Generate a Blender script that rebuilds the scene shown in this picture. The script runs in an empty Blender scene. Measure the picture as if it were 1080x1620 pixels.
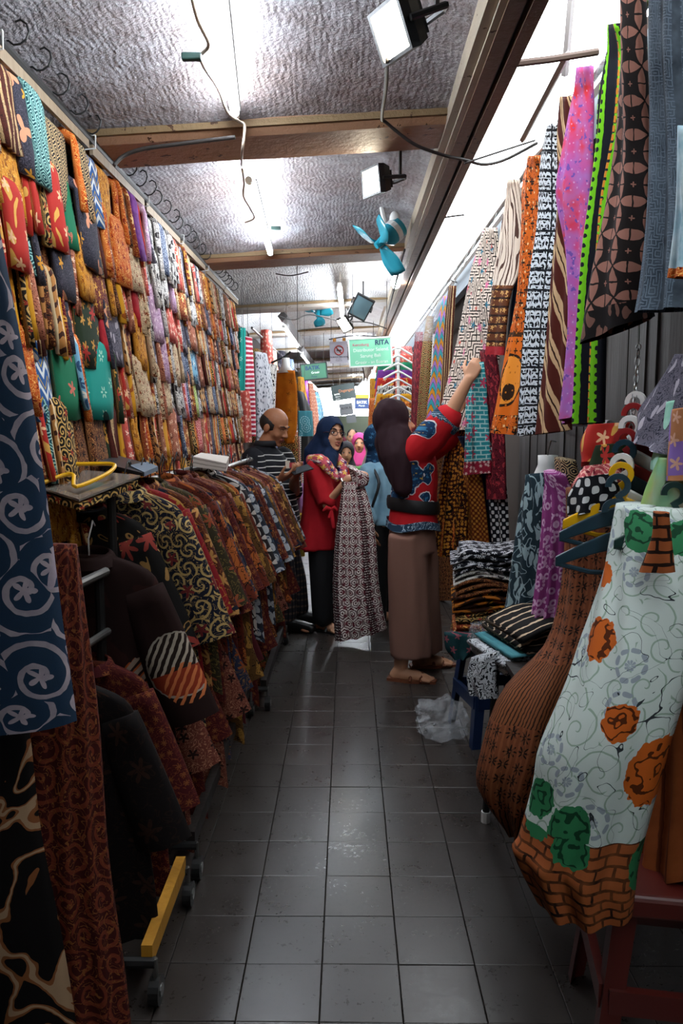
import bpy, bmesh, math, random
import numpy as np
from mathutils import Vector, Matrix, Euler
from mathutils import noise as mnoise
R = math.radians
random.seed(7)
SC = bpy.context.scene
COL = SC.collection

# ------------------------------------------------------------------ camera
F_PX, CX, CY = 1237.0, 540.0, 810.0
CAM_H, PITCH, YAW = 1.45, R(6.67), R(0.51)
cd = bpy.data.cameras.new('camera')
cd.sensor_fit = 'VERTICAL'; cd.sensor_height = 36.0; cd.lens = F_PX * 36.0 / 1620.0
cd.clip_start = 0.05; cd.clip_end = 200
cam = bpy.data.objects.new('camera', cd); COL.objects.link(cam)
cam.location = (0, 0, CAM_H); cam.rotation_euler = (R(90) - PITCH, 0, YAW)
SC.camera = cam

# ------------------------------------------------------------------ sky and exposure
wd = bpy.data.worlds.new('overcast_sky'); SC.world = wd; wd.use_nodes = True
bg = wd.node_tree.nodes['Background']
bg.inputs[0].default_value = (0.90, 0.955, 1.0, 1); bg.inputs[1].default_value = 9.0
TUBE_STRENGTH = 120.0
FLOOD_STRENGTH = 60.0
SC.view_settings.view_transform = 'Standard'
SC.view_settings.look = 'None'
SC.view_settings.exposure = 0.12
SC.view_settings.gamma = 1.0
SC.view_settings.use_curve_mapping = False

# ------------------------------------------------------------------ pixel + distance -> place in the aisle
_r = Vector((math.cos(YAW), math.sin(YAW), 0))
_f = Vector((-math.sin(YAW) * math.cos(PITCH), math.cos(YAW) * math.cos(PITCH), -math.sin(PITCH)))
_u = Vector((-math.sin(YAW) * math.sin(PITCH), math.cos(YAW) * math.sin(PITCH), math.cos(PITCH)))
def W(px, py, d):
    """point seen at photo pixel px,py at d metres down the aisle"""
    v = _f * F_PX + _r * (px - CX) - _u * (py - CY)
    return Vector((0, 0, CAM_H)) + v * (d / v.y)

# ------------------------------------------------------------------ object helpers
def link(o, parent=None):
    COL.objects.link(o)
    if parent is not None:
        o.parent = parent
    return o
def tag(o, label=None, cat=None, group=None, kind=None):
    if label: o['label'] = label
    if cat: o['category'] = cat
    if group: o['group'] = group
    if kind: o['kind'] = kind
    return o
def empty(name, loc, label=None, cat=None, group=None, rz=0.0):
    o = bpy.data.objects.new(name, None); o.empty_display_size = 0.05
    link(o); o.location = loc; o.rotation_euler = (0, 0, rz)
    return tag(o, label, cat, group)
def part(o, root):
    """make o (built in world coordinates) a part of root"""
    o.parent = root
    o.matrix_parent_inverse = world_of(root).inverted()
    return o
def world_of(o):
    m = Matrix.LocRotScale(o.location, o.rotation_euler, o.scale)
    if o.parent is not None:
        return world_of(o.parent) @ o.matrix_parent_inverse @ m
    return m

class MB:
    """collects shapes and links them as ONE mesh object"""
    def __init__(s):
        s.v = []; s.f = []; s.uv = []; s.mi = []; s.cur = 0
    def add(s, verts, faces, uvs=None):
        b = len(s.v)
        s.v += [tuple(p) for p in verts]
        for i, fc in enumerate(faces):
            s.f.append([b + k for k in fc]); s.mi.append(s.cur)
            if uvs is not None: s.uv.append([uvs[k] for k in fc] if not isinstance(uvs, dict) else uvs[i])
            else: s.uv.append(None)
        return s
    def box(s, c, size, rot=None, uvscale=1.0):
        hx, hy, hz = size[0] / 2, size[1] / 2, size[2] / 2
        M = rot if rot is not None else Matrix.Identity(3)
        vs = [M @ Vector((x, y, z)) + Vector(c) for x in (-hx, hx) for y in (-hy, hy) for z in (-hz, hz)]
        fs = [(0, 1, 3, 2), (4, 6, 7, 5), (0, 4, 5, 1), (2, 3, 7, 6), (0, 2, 6, 4), (1, 5, 7, 3)]
        dims = [(hy, hz), (hy, hz), (hx, hz), (hx, hz), (hx, hy), (hx, hy)]
        uvd = {}
        for i, fc in enumerate(fs):
            a, b = dims[i]
            uvd[i] = [(-a, -b), (-a, b), (a, b), (a, -b)] if i in (0, 3, 4, 5) else [(-a, -b), (a, -b), (a, b), (-a, b)]
        return s.add(vs, fs, uvd)
    def loft(s, rings, closed=True, cap0=True, cap1=True, uscale=None):
        n = len(rings[0]); m = len(rings)
        vs = []; uv = []
        vlen = 0.0
        per = [0.0]
        mid = rings[m // 2]
        for j in range(1, n + 1):
            per.append(per[-1] + (Vector(mid[j % n]) - Vector(mid[j - 1])).length)
        for i, rg in enumerate(rings):
            if i:
                vlen += (sum((Vector(p) for p in rg), Vector()) / n - sum((Vector(p) for p in rings[i - 1]), Vector()) / n).length
            for j in range(n):
                vs.append(rg[j]); uv.append((per[j], vlen))
        fs = []; uvd = {}
        for i in range(m - 1):
            for j in range(n if closed else n - 1):
                k = (j + 1) % n
                uvd[len(fs)] = [uv[i * n + j], (per[j + 1], uv[i * n + j][1]), (per[j + 1], uv[(i + 1) * n][1]), uv[(i + 1) * n + j]]
                fs.append((i * n + j, i * n + k, (i + 1) * n + k, (i + 1) * n + j))
        if closed and cap0:
            uvd[len(fs)] = [uv[j] for j in reversed(range(n))]; fs.append(tuple(reversed(range(n))))
        if closed and cap1:
            b = (m - 1) * n
            uvd[len(fs)] = [uv[b + j] for j in range(n)]; fs.append(tuple(b + j for j in range(n)))
        return s.add(vs, fs, uvd)
    def tube(s, pts, rad, seg=8, caps=True):
        pts = [Vector(p) for p in pts]
        if not isinstance(rad, (list, tuple)): rad = [rad] * len(pts)
        rings = []
        up = None
        for i, p in enumerate(pts):
            t = (pts[min(i + 1, len(pts) - 1)] - pts[max(i - 1, 0)])
            if t.length < 1e-9: t = Vector((0, 0, 1))
            t.normalize()
            if up is None:
                up = Vector((0, 0, 1)) if abs(t.z) < 0.9 else Vector((1, 0, 0))
            a = up - t * up.dot(t)
            if a.length < 1e-6: a = t.orthogonal()
            a.normalize(); up = a
            b = t.cross(a)
            rings.append([p + (a * math.cos(2 * math.pi * k / seg) + b * math.sin(2 * math.pi * k / seg)) * rad[i] for k in range(seg)])
        return s.loft(rings, True, caps, caps)
    def chain(s, pts, rad, seg=12):
        """tapered limb with round ends (closed)"""
        pts = [Vector(p) for p in pts]
        if not isinstance(rad, (list, tuple)): rad = [rad] * len(pts)
        P = []; Q = []
        d0 = (pts[0] - pts[1]).normalized(); d1 = (pts[-1] - pts[-2]).normalized()
        for a in (85, 60, 30):
            P.append(pts[0] + d0 * rad[0] * math.sin(R(a))); Q.append(rad[0] * math.cos(R(a)))
        P += pts; Q += list(rad)
        for a in (30, 60, 85):
            P.append(pts[-1] + d1 * rad[-1] * math.sin(R(a))); Q.append(rad[-1] * math.cos(R(a)))
        return s.tube(P, Q, seg)
    def ellipsoid(s, c, r, rot=None, nu=20, nv=12):
        M = rot if rot is not None else Matrix.Identity(3)
        rings = []
        for i in range(nv + 1):
            th = -math.pi / 2 + math.pi * (i + 0.02) / (nv + 0.04)
            rings.append([M @ Vector((r[0] * math.cos(th) * math.cos(2 * math.pi * k / nu), r[1] * math.cos(th) * math.sin(2 * math.pi * k / nu), r[2] * math.sin(th))) + Vector(c) for k in range(nu)])
        return s.loft(rings)
    def rings(s, spec, seg=24, axis=None):
        """spec: (center, rx, ry, rz angle) horizontal ellipses"""
        rg = []
        for c, rx, ry, a in spec:
            c = Vector(c)
            rg.append([c + Vector((rx * math.cos(t) * math.cos(a) - ry * math.sin(t) * math.sin(a), rx * math.cos(t) * math.sin(a) + ry * math.sin(t) * math.cos(a), 0)) for t in [2 * math.pi * k / seg for k in range(seg)]])
        return s.loft(rg)
    def mesh(s, name):
        me = bpy.data.meshes.new(name)
        me.from_pydata(s.v, [], s.f)
        uvl = me.uv_layers.new(name='UVMap')
        k = 0
        flat = []
        for fc, uv in zip(s.f, s.uv):
            if uv is None: flat += [0.0, 0.0] * len(fc)
            else:
                for q in uv: flat += [q[0], q[1]]
        uvl.data.foreach_set('uv', flat)
        if s.cur: me.polygons.foreach_set('material_index', s.mi)
        return me
    def build(s, name, mat, parent=None, smooth=False, local=False):
        me = s.mesh(name)
        if isinstance(mat, (list, tuple)):
            for m_ in mat: me.materials.append(m_)
        elif mat is not None: me.materials.append(mat)
        if smooth: me.polygons.foreach_set('use_smooth', [True] * len(me.polygons))
        o = bpy.data.objects.new(name, me)
        link(o)
        if parent is not None:
            if local: o.parent = parent
            else: part(o, parent)
        me.update()
        return o
def set_origin(o, c):
    """move a world-built mesh object's origin to c"""
    c = Vector(c)
    o.data.transform(Matrix.Translation(-c)); o.location = c
    return o
def bevel(o, w, seg=2):
    m = o.modifiers.new('bevel', 'BEVEL'); m.width = w; m.segments = seg; m.limit_method = 'ANGLE'
    return o
def bake(o):
    """replace the mesh by its modified version"""
    dg = bpy.context.evaluated_depsgraph_get()
    dg.update()
    me = bpy.data.meshes.new_from_object(o.evaluated_get(dg))
    old = o.data; o.modifiers.clear(); o.data = me; me.name = old.name
    bpy.data.meshes.remove(old)
    return o
def catmull(pts, n):
    pts = [np.array(p, float) for p in pts]
    m = len(pts)
    out = []
    for i in range(n):
        t = i / (n - 1) * (m - 1); k = min(int(t), m - 2); u = t - k
        p0 = pts[max(k - 1, 0)]; p1 = pts[k]; p2 = pts[k + 1]; p3 = pts[min(k + 2, m - 1)]
        out.append(0.5 * ((2 * p1) + (-p0 + p2) * u + (2 * p0 - 5 * p1 + 4 * p2 - p3) * u * u + (-p0 + 3 * p1 - 3 * p2 + p3) * u ** 3))
    return out

# ------------------------------------------------------------------ material helpers
def srgb(c):
    if isinstance(c, str):
        c = c.lstrip('#'); c = [int(c[i:i + 2], 16) / 255 for i in (0, 2, 4)]
    return tuple(x / 12.92 if x <= 0.04045 else ((x + 0.055) / 1.055) ** 2.4 for x in c[:3]) + (1,)
class NT:
    def __init__(s, name):
        s.mat = bpy.data.materials.new(name); s.mat.use_nodes = True
        s.t = s.mat.node_tree; s.t.nodes.clear()
        s.out = s.t.nodes.new('ShaderNodeOutputMaterial')
    def n(s, typ, **kw):
        nd = s.t.nodes.new(typ)
        for k, v in kw.items(): setattr(nd, k, v)
        return nd
    def put(s, sock, v):
        if v is None: return
        if hasattr(v, 'is_linked') or hasattr(v, 'links'): s.t.links.new(v, sock)
        else: sock.default_value = v
    def m(s, op, a, b=None, c=None):
        nd = s.n('ShaderNodeMath', operation=op)
        s.put(nd.inputs[0], a); s.put(nd.inputs[1], b); s.put(nd.inputs[2], c)
        return nd.outputs[0]
    def vm(s, op, a, b=None, scale=None):
        nd = s.n('ShaderNodeVectorMath', operation=op)
        s.put(nd.inputs[0], a); s.put(nd.inputs[1], b)
        if scale is not None: s.put(nd.inputs['Scale'], scale)
        return nd.outputs['Value'] if op in ('LENGTH', 'DISTANCE', 'DOT_PRODUCT') else nd.outputs[0]
    def mix(s, f, a, b):
        nd = s.n('ShaderNodeMix', data_type='RGBA')
        s.put(nd.inputs[0], f); s.put(nd.inputs[6], a); s.put(nd.inputs[7], b)
        return nd.outputs[2]
    def xy(s, p):
        nd = s.n('ShaderNodeSeparateXYZ'); s.put(nd.inputs[0], p)
        return nd.outputs[0], nd.outputs[1], nd.outputs[2]
    def vec(s, x, y, z=0.0):
        nd = s.n('ShaderNodeCombineXYZ'); s.put(nd.inputs[0], x); s.put(nd.inputs[1], y); s.put(nd.inputs[2], z)
        return nd.outputs[0]
    def noise(s, p, scale, detail=2.0, rough=0.5, dist=0.0, dim='3D', color=False):
        nd = s.n('ShaderNodeTexNoise', noise_dimensions=dim)
        s.put(nd.inputs['Vector'], p); nd.inputs['Scale'].default_value = scale
        nd.inputs['Detail'].default_value = detail; nd.inputs['Roughness'].default_value = rough; nd.inputs['Distortion'].default_value = dist
        return nd.outputs['Color' if color else 'Fac']
    def bsdf(s, col, rough=0.8, bump=None, bump_d=0.01, metallic=0.0, spec=0.3, **kw):
        b = s.n('ShaderNodeBsdfPrincipled')
        s.put(b.inputs['Base Color'], col); s.put(b.inputs['Roughness'], rough); s.put(b.inputs['Metallic'], metallic)
        b.inputs['Specular IOR Level'].default_value = spec
        for k, v in kw.items(): s.put(b.inputs[k.replace('_', ' ')], v)
        if bump is not None:
            bp = s.n('ShaderNodeBump'); bp.inputs['Strength'].default_value = 0.6; bp.inputs['Distance'].default_value = bump_d
            s.put(bp.inputs['Height'], bump); s.t.links.new(bp.outputs[0], b.inputs['Normal'])
        s.t.links.new(b.outputs[0], s.out.inputs[0])
        return s.mat
_plain = {}
def plain(name, col, rough=0.6, metallic=0.0, spec=0.4, **kw):
    if name in _plain: return _plain[name]
    t = NT(name)
    _plain[name] = t.bsdf(srgb(col), rough, metallic=metallic, spec=spec, **kw)
    return _plain[name]
def emissive(name, col, strength):
    t = NT(name)
    e = t.n('ShaderNodeEmission'); e.inputs[0].default_value = srgb(col); e.inputs[1].default_value = strength
    t.t.links.new(e.outputs[0], t.out.inputs[0])
    return t.mat

def layer_mask(t, p, kind, scale, a):
    """p in metres; returns a 0..1 mask socket of a printed motif"""
    q = t.vm('SCALE', p, scale=scale)
    if kind in ('flower', 'scroll', 'ringdot', 'petalring', 'disc'):
        v = t.n('ShaderNodeTexVoronoi', voronoi_dimensions='2D'); t.put(v.inputs['Vector'], q)
        v.inputs['Scale'].default_value = 1.0; v.inputs['Randomness'].default_value = a.get('jit', 0.6)
        d = t.vm('SUBTRACT', q, v.outputs['Position'])
        r = t.vm('LENGTH', d); x, y, _ = t.xy(d); ang = t.m('ARCTAN2', y, x)
        if kind == 'flower':
            k = t.m('COSINE', t.m('MULTIPLY', ang, float(a.get('n', 5))))
            lim = t.m('MULTIPLY_ADD', k, a.get('R', 0.36) * 0.35, a.get('R', 0.36) * 0.65)
            msk = t.m('LESS_THAN', r, lim)
            if a.get('hole', 0.0):
                msk = t.m('MULTIPLY', msk, t.m('GREATER_THAN', r, a['hole']))
            return msk
        if kind == 'petalring':
            k = t.m('ABSOLUTE', t.m('SINE', t.m('MULTIPLY', ang, float(a.get('n', 6)))))
            w1 = t.m('SINE', t.m('MULTIPLY', r, a.get('k', 30.0)))
            return t.m('MULTIPLY', t.m('GREATER_THAN', t.m('MULTIPLY', w1, k), 0.25), t.m('LESS_THAN', r, a.get('R', 0.45)))
        if kind == 'scroll':
            sp = t.m('SINE', t.m('ADD', t.m('MULTIPLY', r, a.get('k', 22.0)), t.m('MULTIPLY', ang, a.get('n', 1.0))))
            return t.m('GREATER_THAN', sp, a.get('t', 0.25))
        if kind == 'ringdot':
            return t.m('LESS_THAN', t.m('ABSOLUTE', t.m('SUBTRACT', r, a.get('R', 0.25))), a.get('w', 0.06))
        return t.m('LESS_THAN', r, a.get('R', 0.25))
    if kind == 'vine':
        nz = t.noise(q, 1.0, a.get('detail', 1.0), 0.5, a.get('dist', 1.2))
        return t.m('LESS_THAN', t.m('ABSOLUTE', t.m('SINE', t.m('MULTIPLY', nz, a.get('k', 30.0)))), a.get('t', 0.35))
    if kind == 'blotch':
        return t.m('GREATER_THAN', t.noise(q, 1.0, a.get('detail', 2.0), 0.55, a.get('dist', 0.0)), a.get('t', 0.55))
    if kind == 'soft':
        nd = t.n('ShaderNodeMapRange'); t.put(nd.inputs[0], t.noise(q, 1.0, a.get('detail', 3.0), 0.55)); nd.inputs[1].default_value = 0.35; nd.inputs[2].default_value = 0.65
        return nd.outputs[0]
    if kind == 'leaf':
        x, y, _ = t.xy(q)
        nz = t.noise(q, 0.6, 1.0)
        x2 = t.m('ADD', t.m('MULTIPLY', x, 1.0), t.m('MULTIPLY', nz, 2.0))
        qq = t.vec(x2, t.m('MULTIPLY', y, 0.42))
        v = t.n('ShaderNodeTexVoronoi', voronoi_dimensions='2D'); t.put(v.inputs['Vector'], qq); v.inputs['Scale'].default_value = 1.0
        return t.m('LESS_THAN', v.outputs['Distance'], a.get('R', 0.32))
    x, y, _ = t.xy(q)
    if kind == 'stripes':
        c = {'u': x, 'v': y}.get(a.get('ax', 'u'))
        if c is None: c = t.m('ADD', x, t.m('MULTIPLY', y, a.get('slope', 1.0)))
        if a.get('wob', 0.0): c = t.m('ADD', c, t.m('MULTIPLY', t.noise(q, 0.8, 2.0), a['wob']))
        return t.m('LESS_THAN', t.m('FRACT', c), a.get('duty', 0.5))
    if kind == 'chevron':
        tri = t.m('PINGPONG', x, 0.5)
        c = t.m('FRACT', t.m('ADD', y, t.m('MULTIPLY', tri, a.get('amp', 1.0))))
        lo, hi = a.get('lo', 0.0), a.get('hi', 0.5)
        return t.m('MULTIPLY', t.m('GREATER_THAN', c, lo), t.m('LESS_THAN', c, hi))
    if kind == 'checks':
        return t.m('LESS_THAN', t.m('MULTIPLY', t.m('SINE', t.m('MULTIPLY', x, 6.2832)), t.m('SINE', t.m('MULTIPLY', y, 6.2832))), a.get('t', 0.0))
    if kind == 'grid':
        fx = t.m('FRACT', x); fy = t.m('FRACT', y); w = a.get('w', 0.12)
        return t.m('MAXIMUM', t.m('LESS_THAN', fx, w), t.m('LESS_THAN', fy, w))
    if kind == 'brick':
        b = t.n('ShaderNodeTexBrick', offset=0.5); t.put(b.inputs['Vector'], q)
        b.inputs['Scale'].default_value = 1.0; b.inputs['Mortar Size'].default_value = a.get('w', 0.06); b.inputs['Mortar Smooth'].default_value = 0.0
        b.inputs['Brick Width'].default_value = a.get('bw', 1.6); b.inputs['Row Height'].default_value = a.get('bh', 0.7)
        return b.outputs['Fac']
    if kind == 'maze':
        # walls of a random diagonal maze, turned 45 degrees
        xr = t.m('MULTIPLY', t.m('ADD', x, y), 0.7071); yr = t.m('MULTIPLY', t.m('SUBTRACT', x, y), 0.7071)
        cx, cy = t.m('FLOOR', xr), t.m('FLOOR', yr)
        wn = t.n('ShaderNodeTexWhiteNoise', noise_dimensions='2D'); t.put(wn.inputs['Vector'], t.vec(cx, cy))
        fl = t.m('GREATER_THAN', wn.outputs['Value'], 0.5)
        fx, fy = t.m('FRACT', xr), t.m('FRACT', yr)
        fx2 = t.m('ADD', t.m('MULTIPLY', fl, fx), t.m('MULTIPLY', t.m('SUBTRACT', 1.0, fl), t.m('SUBTRACT', 1.0, fx)))
        d = t.m('ABSOLUTE', t.m('SUBTRACT', fx2, fy))
        w = a.get('w', 0.2)
        return t.m('MAXIMUM', t.m('LESS_THAN', d, w), t.m('GREATER_THAN', d, 1.0 - w * 0.5))
    if kind == 'hex':
        row = t.m('FLOOR', y)
        xo = t.m('ADD', x, t.m('MULTIPLY', t.m('MODULO', row, 2.0), 0.5))
        fx = t.m('ABSOLUTE', t.m('SUBTRACT', t.m('FRACT', xo), 0.5)); fy = t.m('ABSOLUTE', t.m('SUBTRACT', t.m('FRACT', y), 0.5))
        d = t.m('MAXIMUM', fx, t.m('ADD', t.m('MULTIPLY', fx, 0.5), t.m('MULTIPLY', fy, 0.87)))
        return t.m('LESS_THAN', t.m('FRACT', t.m('MULTIPLY', d, a.get('k', 5.0))), a.get('t', 0.45))
    if kind == 'kawung':
        fx, fy = t.m('FRACT', x), t.m('FRACT', y)
        tot = None
        for ox in (0.0, 1.0):
            for oy in (0.0, 1.0):
                dx, dy = t.m('SUBTRACT', fx, ox), t.m('SUBTRACT', fy, oy)
                inn = t.m('LESS_THAN', t.m('ADD', t.m('MULTIPLY', dx, dx), t.m('MULTIPLY', dy, dy)), a.get('r2', 0.47))
                tot = inn if tot is None else t.m('ADD', tot, inn)
        lens = t.m('GREATER_THAN', tot, 1.5)
        if a.get('vein', True):
            ex = t.m('MINIMUM', t.m('ABSOLUTE', t.m('SUBTRACT', t.m('FRACT', t.m('ADD', fx, 0.5)), 0.5)), t.m('ABSOLUTE', t.m('SUBTRACT', t.m('FRACT', t.m('ADD', fy, 0.5)), 0.5)))
            nz = t.m('MULTIPLY', t.noise(q, 3.0, 1.0), 0.05)
            lens = t.m('MULTIPLY', lens, t.m('GREATER_THAN', ex, t.m('ADD', nz, 0.0)))
        return lens
    if kind == 'wood':
        c = t.m('ADD', t.m('MULTIPLY', x, 3.0), t.m('MULTIPLY', t.noise(t.vec(x, t.m('MULTIPLY', y, 0.25)), 1.2, 1.0), 5.0))
        return t.m('LESS_THAN', t.m('FRACT', c), a.get('duty', 0.3))
    if kind == 'spots':
        tot = None
        wob = t.m('MULTIPLY', t.m('SUBTRACT', t.noise(p, 60.0, 1.0), 0.5), a.get('wob', 0.03))
        for (sx, sy, sr) in a['at']:
            dd = t.m('ADD', t.vm('DISTANCE', p, (sx, sy, 0.0)), wob)
            k = t.m('LESS_THAN', dd, sr)
            if a.get('inner', 0.0):
                pet = t.m('GREATER_THAN', t.m('ABSOLUTE', t.m('SINE', t.m('ADD', t.m('MULTIPLY', dd, 95.0), t.m('MULTIPLY', t.noise(p, 25.0, 1.0), 9.0)))), a['inner'])
                k = t.m('MULTIPLY', k, pet)
            tot = k if tot is None else t.m('MAXIMUM', tot, k)
        return tot
    if kind == 'band':
        lo, hi = a['lo'], a['hi']
        _, py, _ = t.xy(p)
        return t.m('MULTIPLY', t.m('GREATER_THAN', py, lo), t.m('LESS_THAN', py, hi))
    raise ValueError(kind)

def fabric(name, base, layers=(), rough=0.85, coord='UV', seedoff=True, fine=True):
    """printed cloth: base colour with layers (kind, colour, scale, args)"""
    t = NT(name)
    tc = t.n('ShaderNodeTexCoord')
    if coord == 'UV': p = tc.outputs['UV']
    elif coord == 'XZ':
        x, y, z = t.xy(tc.outputs['Object']); p = t.vec(t.m('ADD', x, t.m('MULTIPLY', y, 0.6)), z)
    elif coord == 'YZ':
        x, y, z = t.xy(tc.outputs['Object']); p = t.vec(y, z)
    if seedoff:
        oi = t.n('ShaderNodeObjectInfo')
        p = t.vm('ADD', p, t.vec(t.m('MULTIPLY', oi.outputs['Random'], 13.7), t.m('MULTIPLY', oi.outputs['Random'], 7.3)))
    # hand-drawn wobble
    if fine:
        wob = t.vm('SCALE', t.vm('SUBTRACT', t.noise(p, 45.0, 1.0, color=True), (0.5, 0.5, 0.5)), scale=0.006)
        p2 = t.vm('ADD', p, wob)
    else: p2 = p
    col = srgb(base)
    for kind, c, sc, a in layers:
        msk = layer_mask(t, p2, kind, sc, a)
        if a.get('within'):
            wk, wsc, wa = a['within']
            msk = t.m('MULTIPLY', msk, layer_mask(t, p2, wk, wsc, wa))
        if a.get('op') is not None: msk = t.m('MULTIPLY', msk, a['op'])
        col = t.mix(msk, col, srgb(c))
    # weave
    wv = t.noise(p, 900.0, 0.0)
    return t.bsdf(col, rough, bump=wv, bump_d=0.0004, spec=0.15)

# ------------------------------------------------------------------ cloth library: (material, colour word, pattern word)
LIB = {}
def lib(key, colour, pattern, base, layers, **kw):
    LIB[key] = (fabric('cloth_' + key, base, layers, **kw), colour, pattern)
lib('rust_floral', 'rust', 'floral', '#7a2f1c', [('vine', '#d69a4a', 30, dict(k=18, t=.22)), ('flower', '#d8b47a', 14, dict(R=.34, n=6))])
lib('maroon_gold', 'maroon', 'gold-sprigged', '#5a1620', [('vine', '#a8722f', 42, dict(k=22, t=.3)), ('flower', '#c99545', 22, dict(R=.33, n=5))])
lib('ochre_fine', 'ochre', 'fine-leaved', '#b5771f', [('leaf', '#7c4413', 60, dict(R=.3)), ('vine', '#e0b25c', 40, dict(k=18, t=.18))])
lib('black_gold', 'black', 'gold-scrolled', '#17130f', [('scroll', '#c09a58', 22, dict(k=20, t=.35)), ('flower', '#8c2f20', 16, dict(R=.2))])
lib('brown_batik', 'brown', 'batik', '#4c2413', [('vine', '#b9824a', 50, dict(k=20, t=.3)), ('flower', '#1a0f0a', 26, dict(R=.3))])
lib('cream_brown', 'cream', 'brown-scrolled', '#cdb491', [('vine', '#3a2014', 55, dict(k=20, t=.42)), ('flower', '#7a3a1e', 24, dict(R=.26))])
lib('white_black', 'white', 'black-flecked', '#d6d2cc', [('vine', '#1c1a1c', 60, dict(k=20, t=.5)), ('leaf', '#2a2426', 40, dict(R=.25))])
lib('teal_plain', 'turquoise', 'sparsely flowered', '#1c8c80', [('flower', '#9fcdb8', 9, dict(R=.2, n=6, hole=.07)), ('disc', '#0d3836', 5, dict(R=.12))])
lib('teal_hex', 'teal', 'hexagon-patterned', '#123f47', [('hex', '#8fc0b8', 26, dict(k=5, t=.4))])
lib('black_hex', 'black', 'hexagon-patterned', '#17161d', [('hex', '#c0a67c', 24, dict(k=5, t=.38))])
lib('red_leaf', 'red', 'leaf-printed', '#a52a22', [('leaf', '#c99a4a', 18, dict(R=.2)), ('flower', '#e0b38a', 10, dict(R=.2))])
lib('orange_batik', 'orange', 'batik', '#b8531b', [('vine', '#e7b060', 44, dict(k=18, t=.3)), ('flower', '#7c1e12', 20, dict(R=.24))])
lib('purple', 'purple', 'plain', '#542466', [('soft', '#6f3584', 30, dict())])
lib('pink_lilac', 'lilac', 'fine-printed', '#c3a3bd', [('vine', '#6a3f6a', 55, dict(k=20, t=.35)), ('flower', '#e4d2dc', 28, dict(R=.25))])
lib('pink_red', 'pink', 'scroll-printed', '#b34a52', [('scroll', '#e3a79a', 26, dict(k=20, t=.3)), ('vine', '#6e1b2b', 36, dict(k=16, t=.2))])
lib('navy_white', 'navy', 'white-flecked', '#1d2b4a', [('vine', '#b9c4d2', 52, dict(k=18, t=.35))])
lib('blue_ikat', 'blue', 'ikat', '#27538c', [('chevron', '#c9cfcf', 16, dict(amp=1.2, lo=.1, hi=.4)), ('chevron', '#b99a24', 16, dict(amp=1.2, lo=.6, hi=.7))])
lib('green_black', 'dark green', 'flower-printed', '#1f2c1c', [('flower', '#b8863a', 15, dict(R=.3, n=5)), ('flower', '#a3302a', 9, dict(R=.26, n=6))])
lib('grey_batik', 'grey', 'batik', '#5d5a66', [('vine', '#2a2a36', 46, dict(k=18, t=.4)), ('leaf', '#a09aa4', 30, dict(R=.22))])
lib('yellow', 'mustard yellow', 'lightly printed', '#c18a22', [('leaf', '#8f4a18', 22, dict(R=.16))])
lib('red_plain', 'crimson', 'plain', '#8c1c26', [('soft', '#a52a30', 30, dict())])
lib('green_plain', 'green', 'plain', '#1f6b4c', [('flower', '#c06a5a', 8, dict(R=.2))])
lib('sky_floral', 'sky blue', 'floral', '#6fa0b8', [('flower', '#2c4a6a', 18, dict(R=.33)), ('flower', '#d8d6c8', 11, dict(R=.22))])
lib('lime', 'lime green', 'lightly printed', '#8aa04a', [('vine', '#d8dcb0', 40, dict(k=16, t=.3))])
lib('bw_zigzag', 'black and white', 'zigzag', '#1b1a1c', [('chevron', '#d8d4cc', 30, dict(amp=1.0, lo=0, hi=.5))])
lib('charcoal_floral', 'charcoal', 'large-leaf printed', '#262630', [('vine', '#55505c', 70, dict(k=20, t=.3)), ('flower', '#c98a6a', 6, dict(R=.24, n=3)), ('flower', '#c58a2a', 7, dict(R=.15, n=5))])
lib('redbrown_stripe', 'brown and cream', 'striped', '#4a1e16', [('stripes', '#b89a70', 28, dict(ax='u', duty=.35)), ('vine', '#22110c', 60, dict(k=16, t=.2))])
lib('tan_ikat', 'tan', 'ikat', '#a5713c', [('chevron', '#3a1d12', 22, dict(amp=.8, lo=0, hi=.35)), ('stripes', '#d9c096', 30, dict(ax='u', duty=.2))])
lib('coral', 'coral', 'floral', '#c2564a', [('flower', '#ecc7b0', 22, dict(R=.32, n=5)), ('vine', '#7a2030', 40, dict(k=14, t=.18))])
lib('salmon_brown', 'salmon', 'batik', '#a86a52', [('vine', '#53221a', 46, dict(k=18, t=.35)), ('flower', '#dcb89a', 22, dict(R=.25))])

WARM = ['rust_floral', 'maroon_gold', 'ochre_fine', 'black_gold', 'brown_batik', 'cream_brown', 'orange_batik', 'red_leaf', 'tan_ikat', 'redbrown_stripe', 'salmon_brown']
PALE = ['white_black', 'cream_brown', 'pink_lilac', 'grey_batik', 'white_black', 'navy_white', 'coral', 'salmon_brown']
MIXED = WARM + PALE + ['teal_hex', 'blue_ikat', 'purple', 'green_black', 'yellow', 'red_plain', 'pink_red', 'bw_zigzag', 'coral']

# plain materials
M_BLACK = plain('black_metal', '#141414', .45)
M_STEEL = plain('worn_steel', '#8a8a88', .35, metallic=.9)
M_WHITEP = plain('white_plastic', '#d8d8d4', .4)
M_TEALP = plain('teal_plastic', '#1f8fa3', .35)
M_NAVYP = plain('navy_plastic', '#16303c', .4)
M_YELP = plain('yellow_plastic', '#d9a408', .35)
M_REDP = plain('red_plastic', '#8c2020', .4)
M_WIRE = plain('wire_dark', '#2a2522', .6)
M_WIREW = plain('wire_pale', '#a89a8c', .6)
M_SKIN = plain('skin_tan', '#9c6a4c', .5, spec=.3)
M_SKIN2 = plain('skin_warm', '#bc8a6a', .5, spec=.3)
M_TUBE = emissive('tube_glow', '#eaf4ff', TUBE_STRENGTH)
M_BULB = emissive('bulb_glow', '#f2f8ff', 420.0)
M_FLOOD = emissive('flood_glow', '#fff3d8', FLOOD_STRENGTH)

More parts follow.
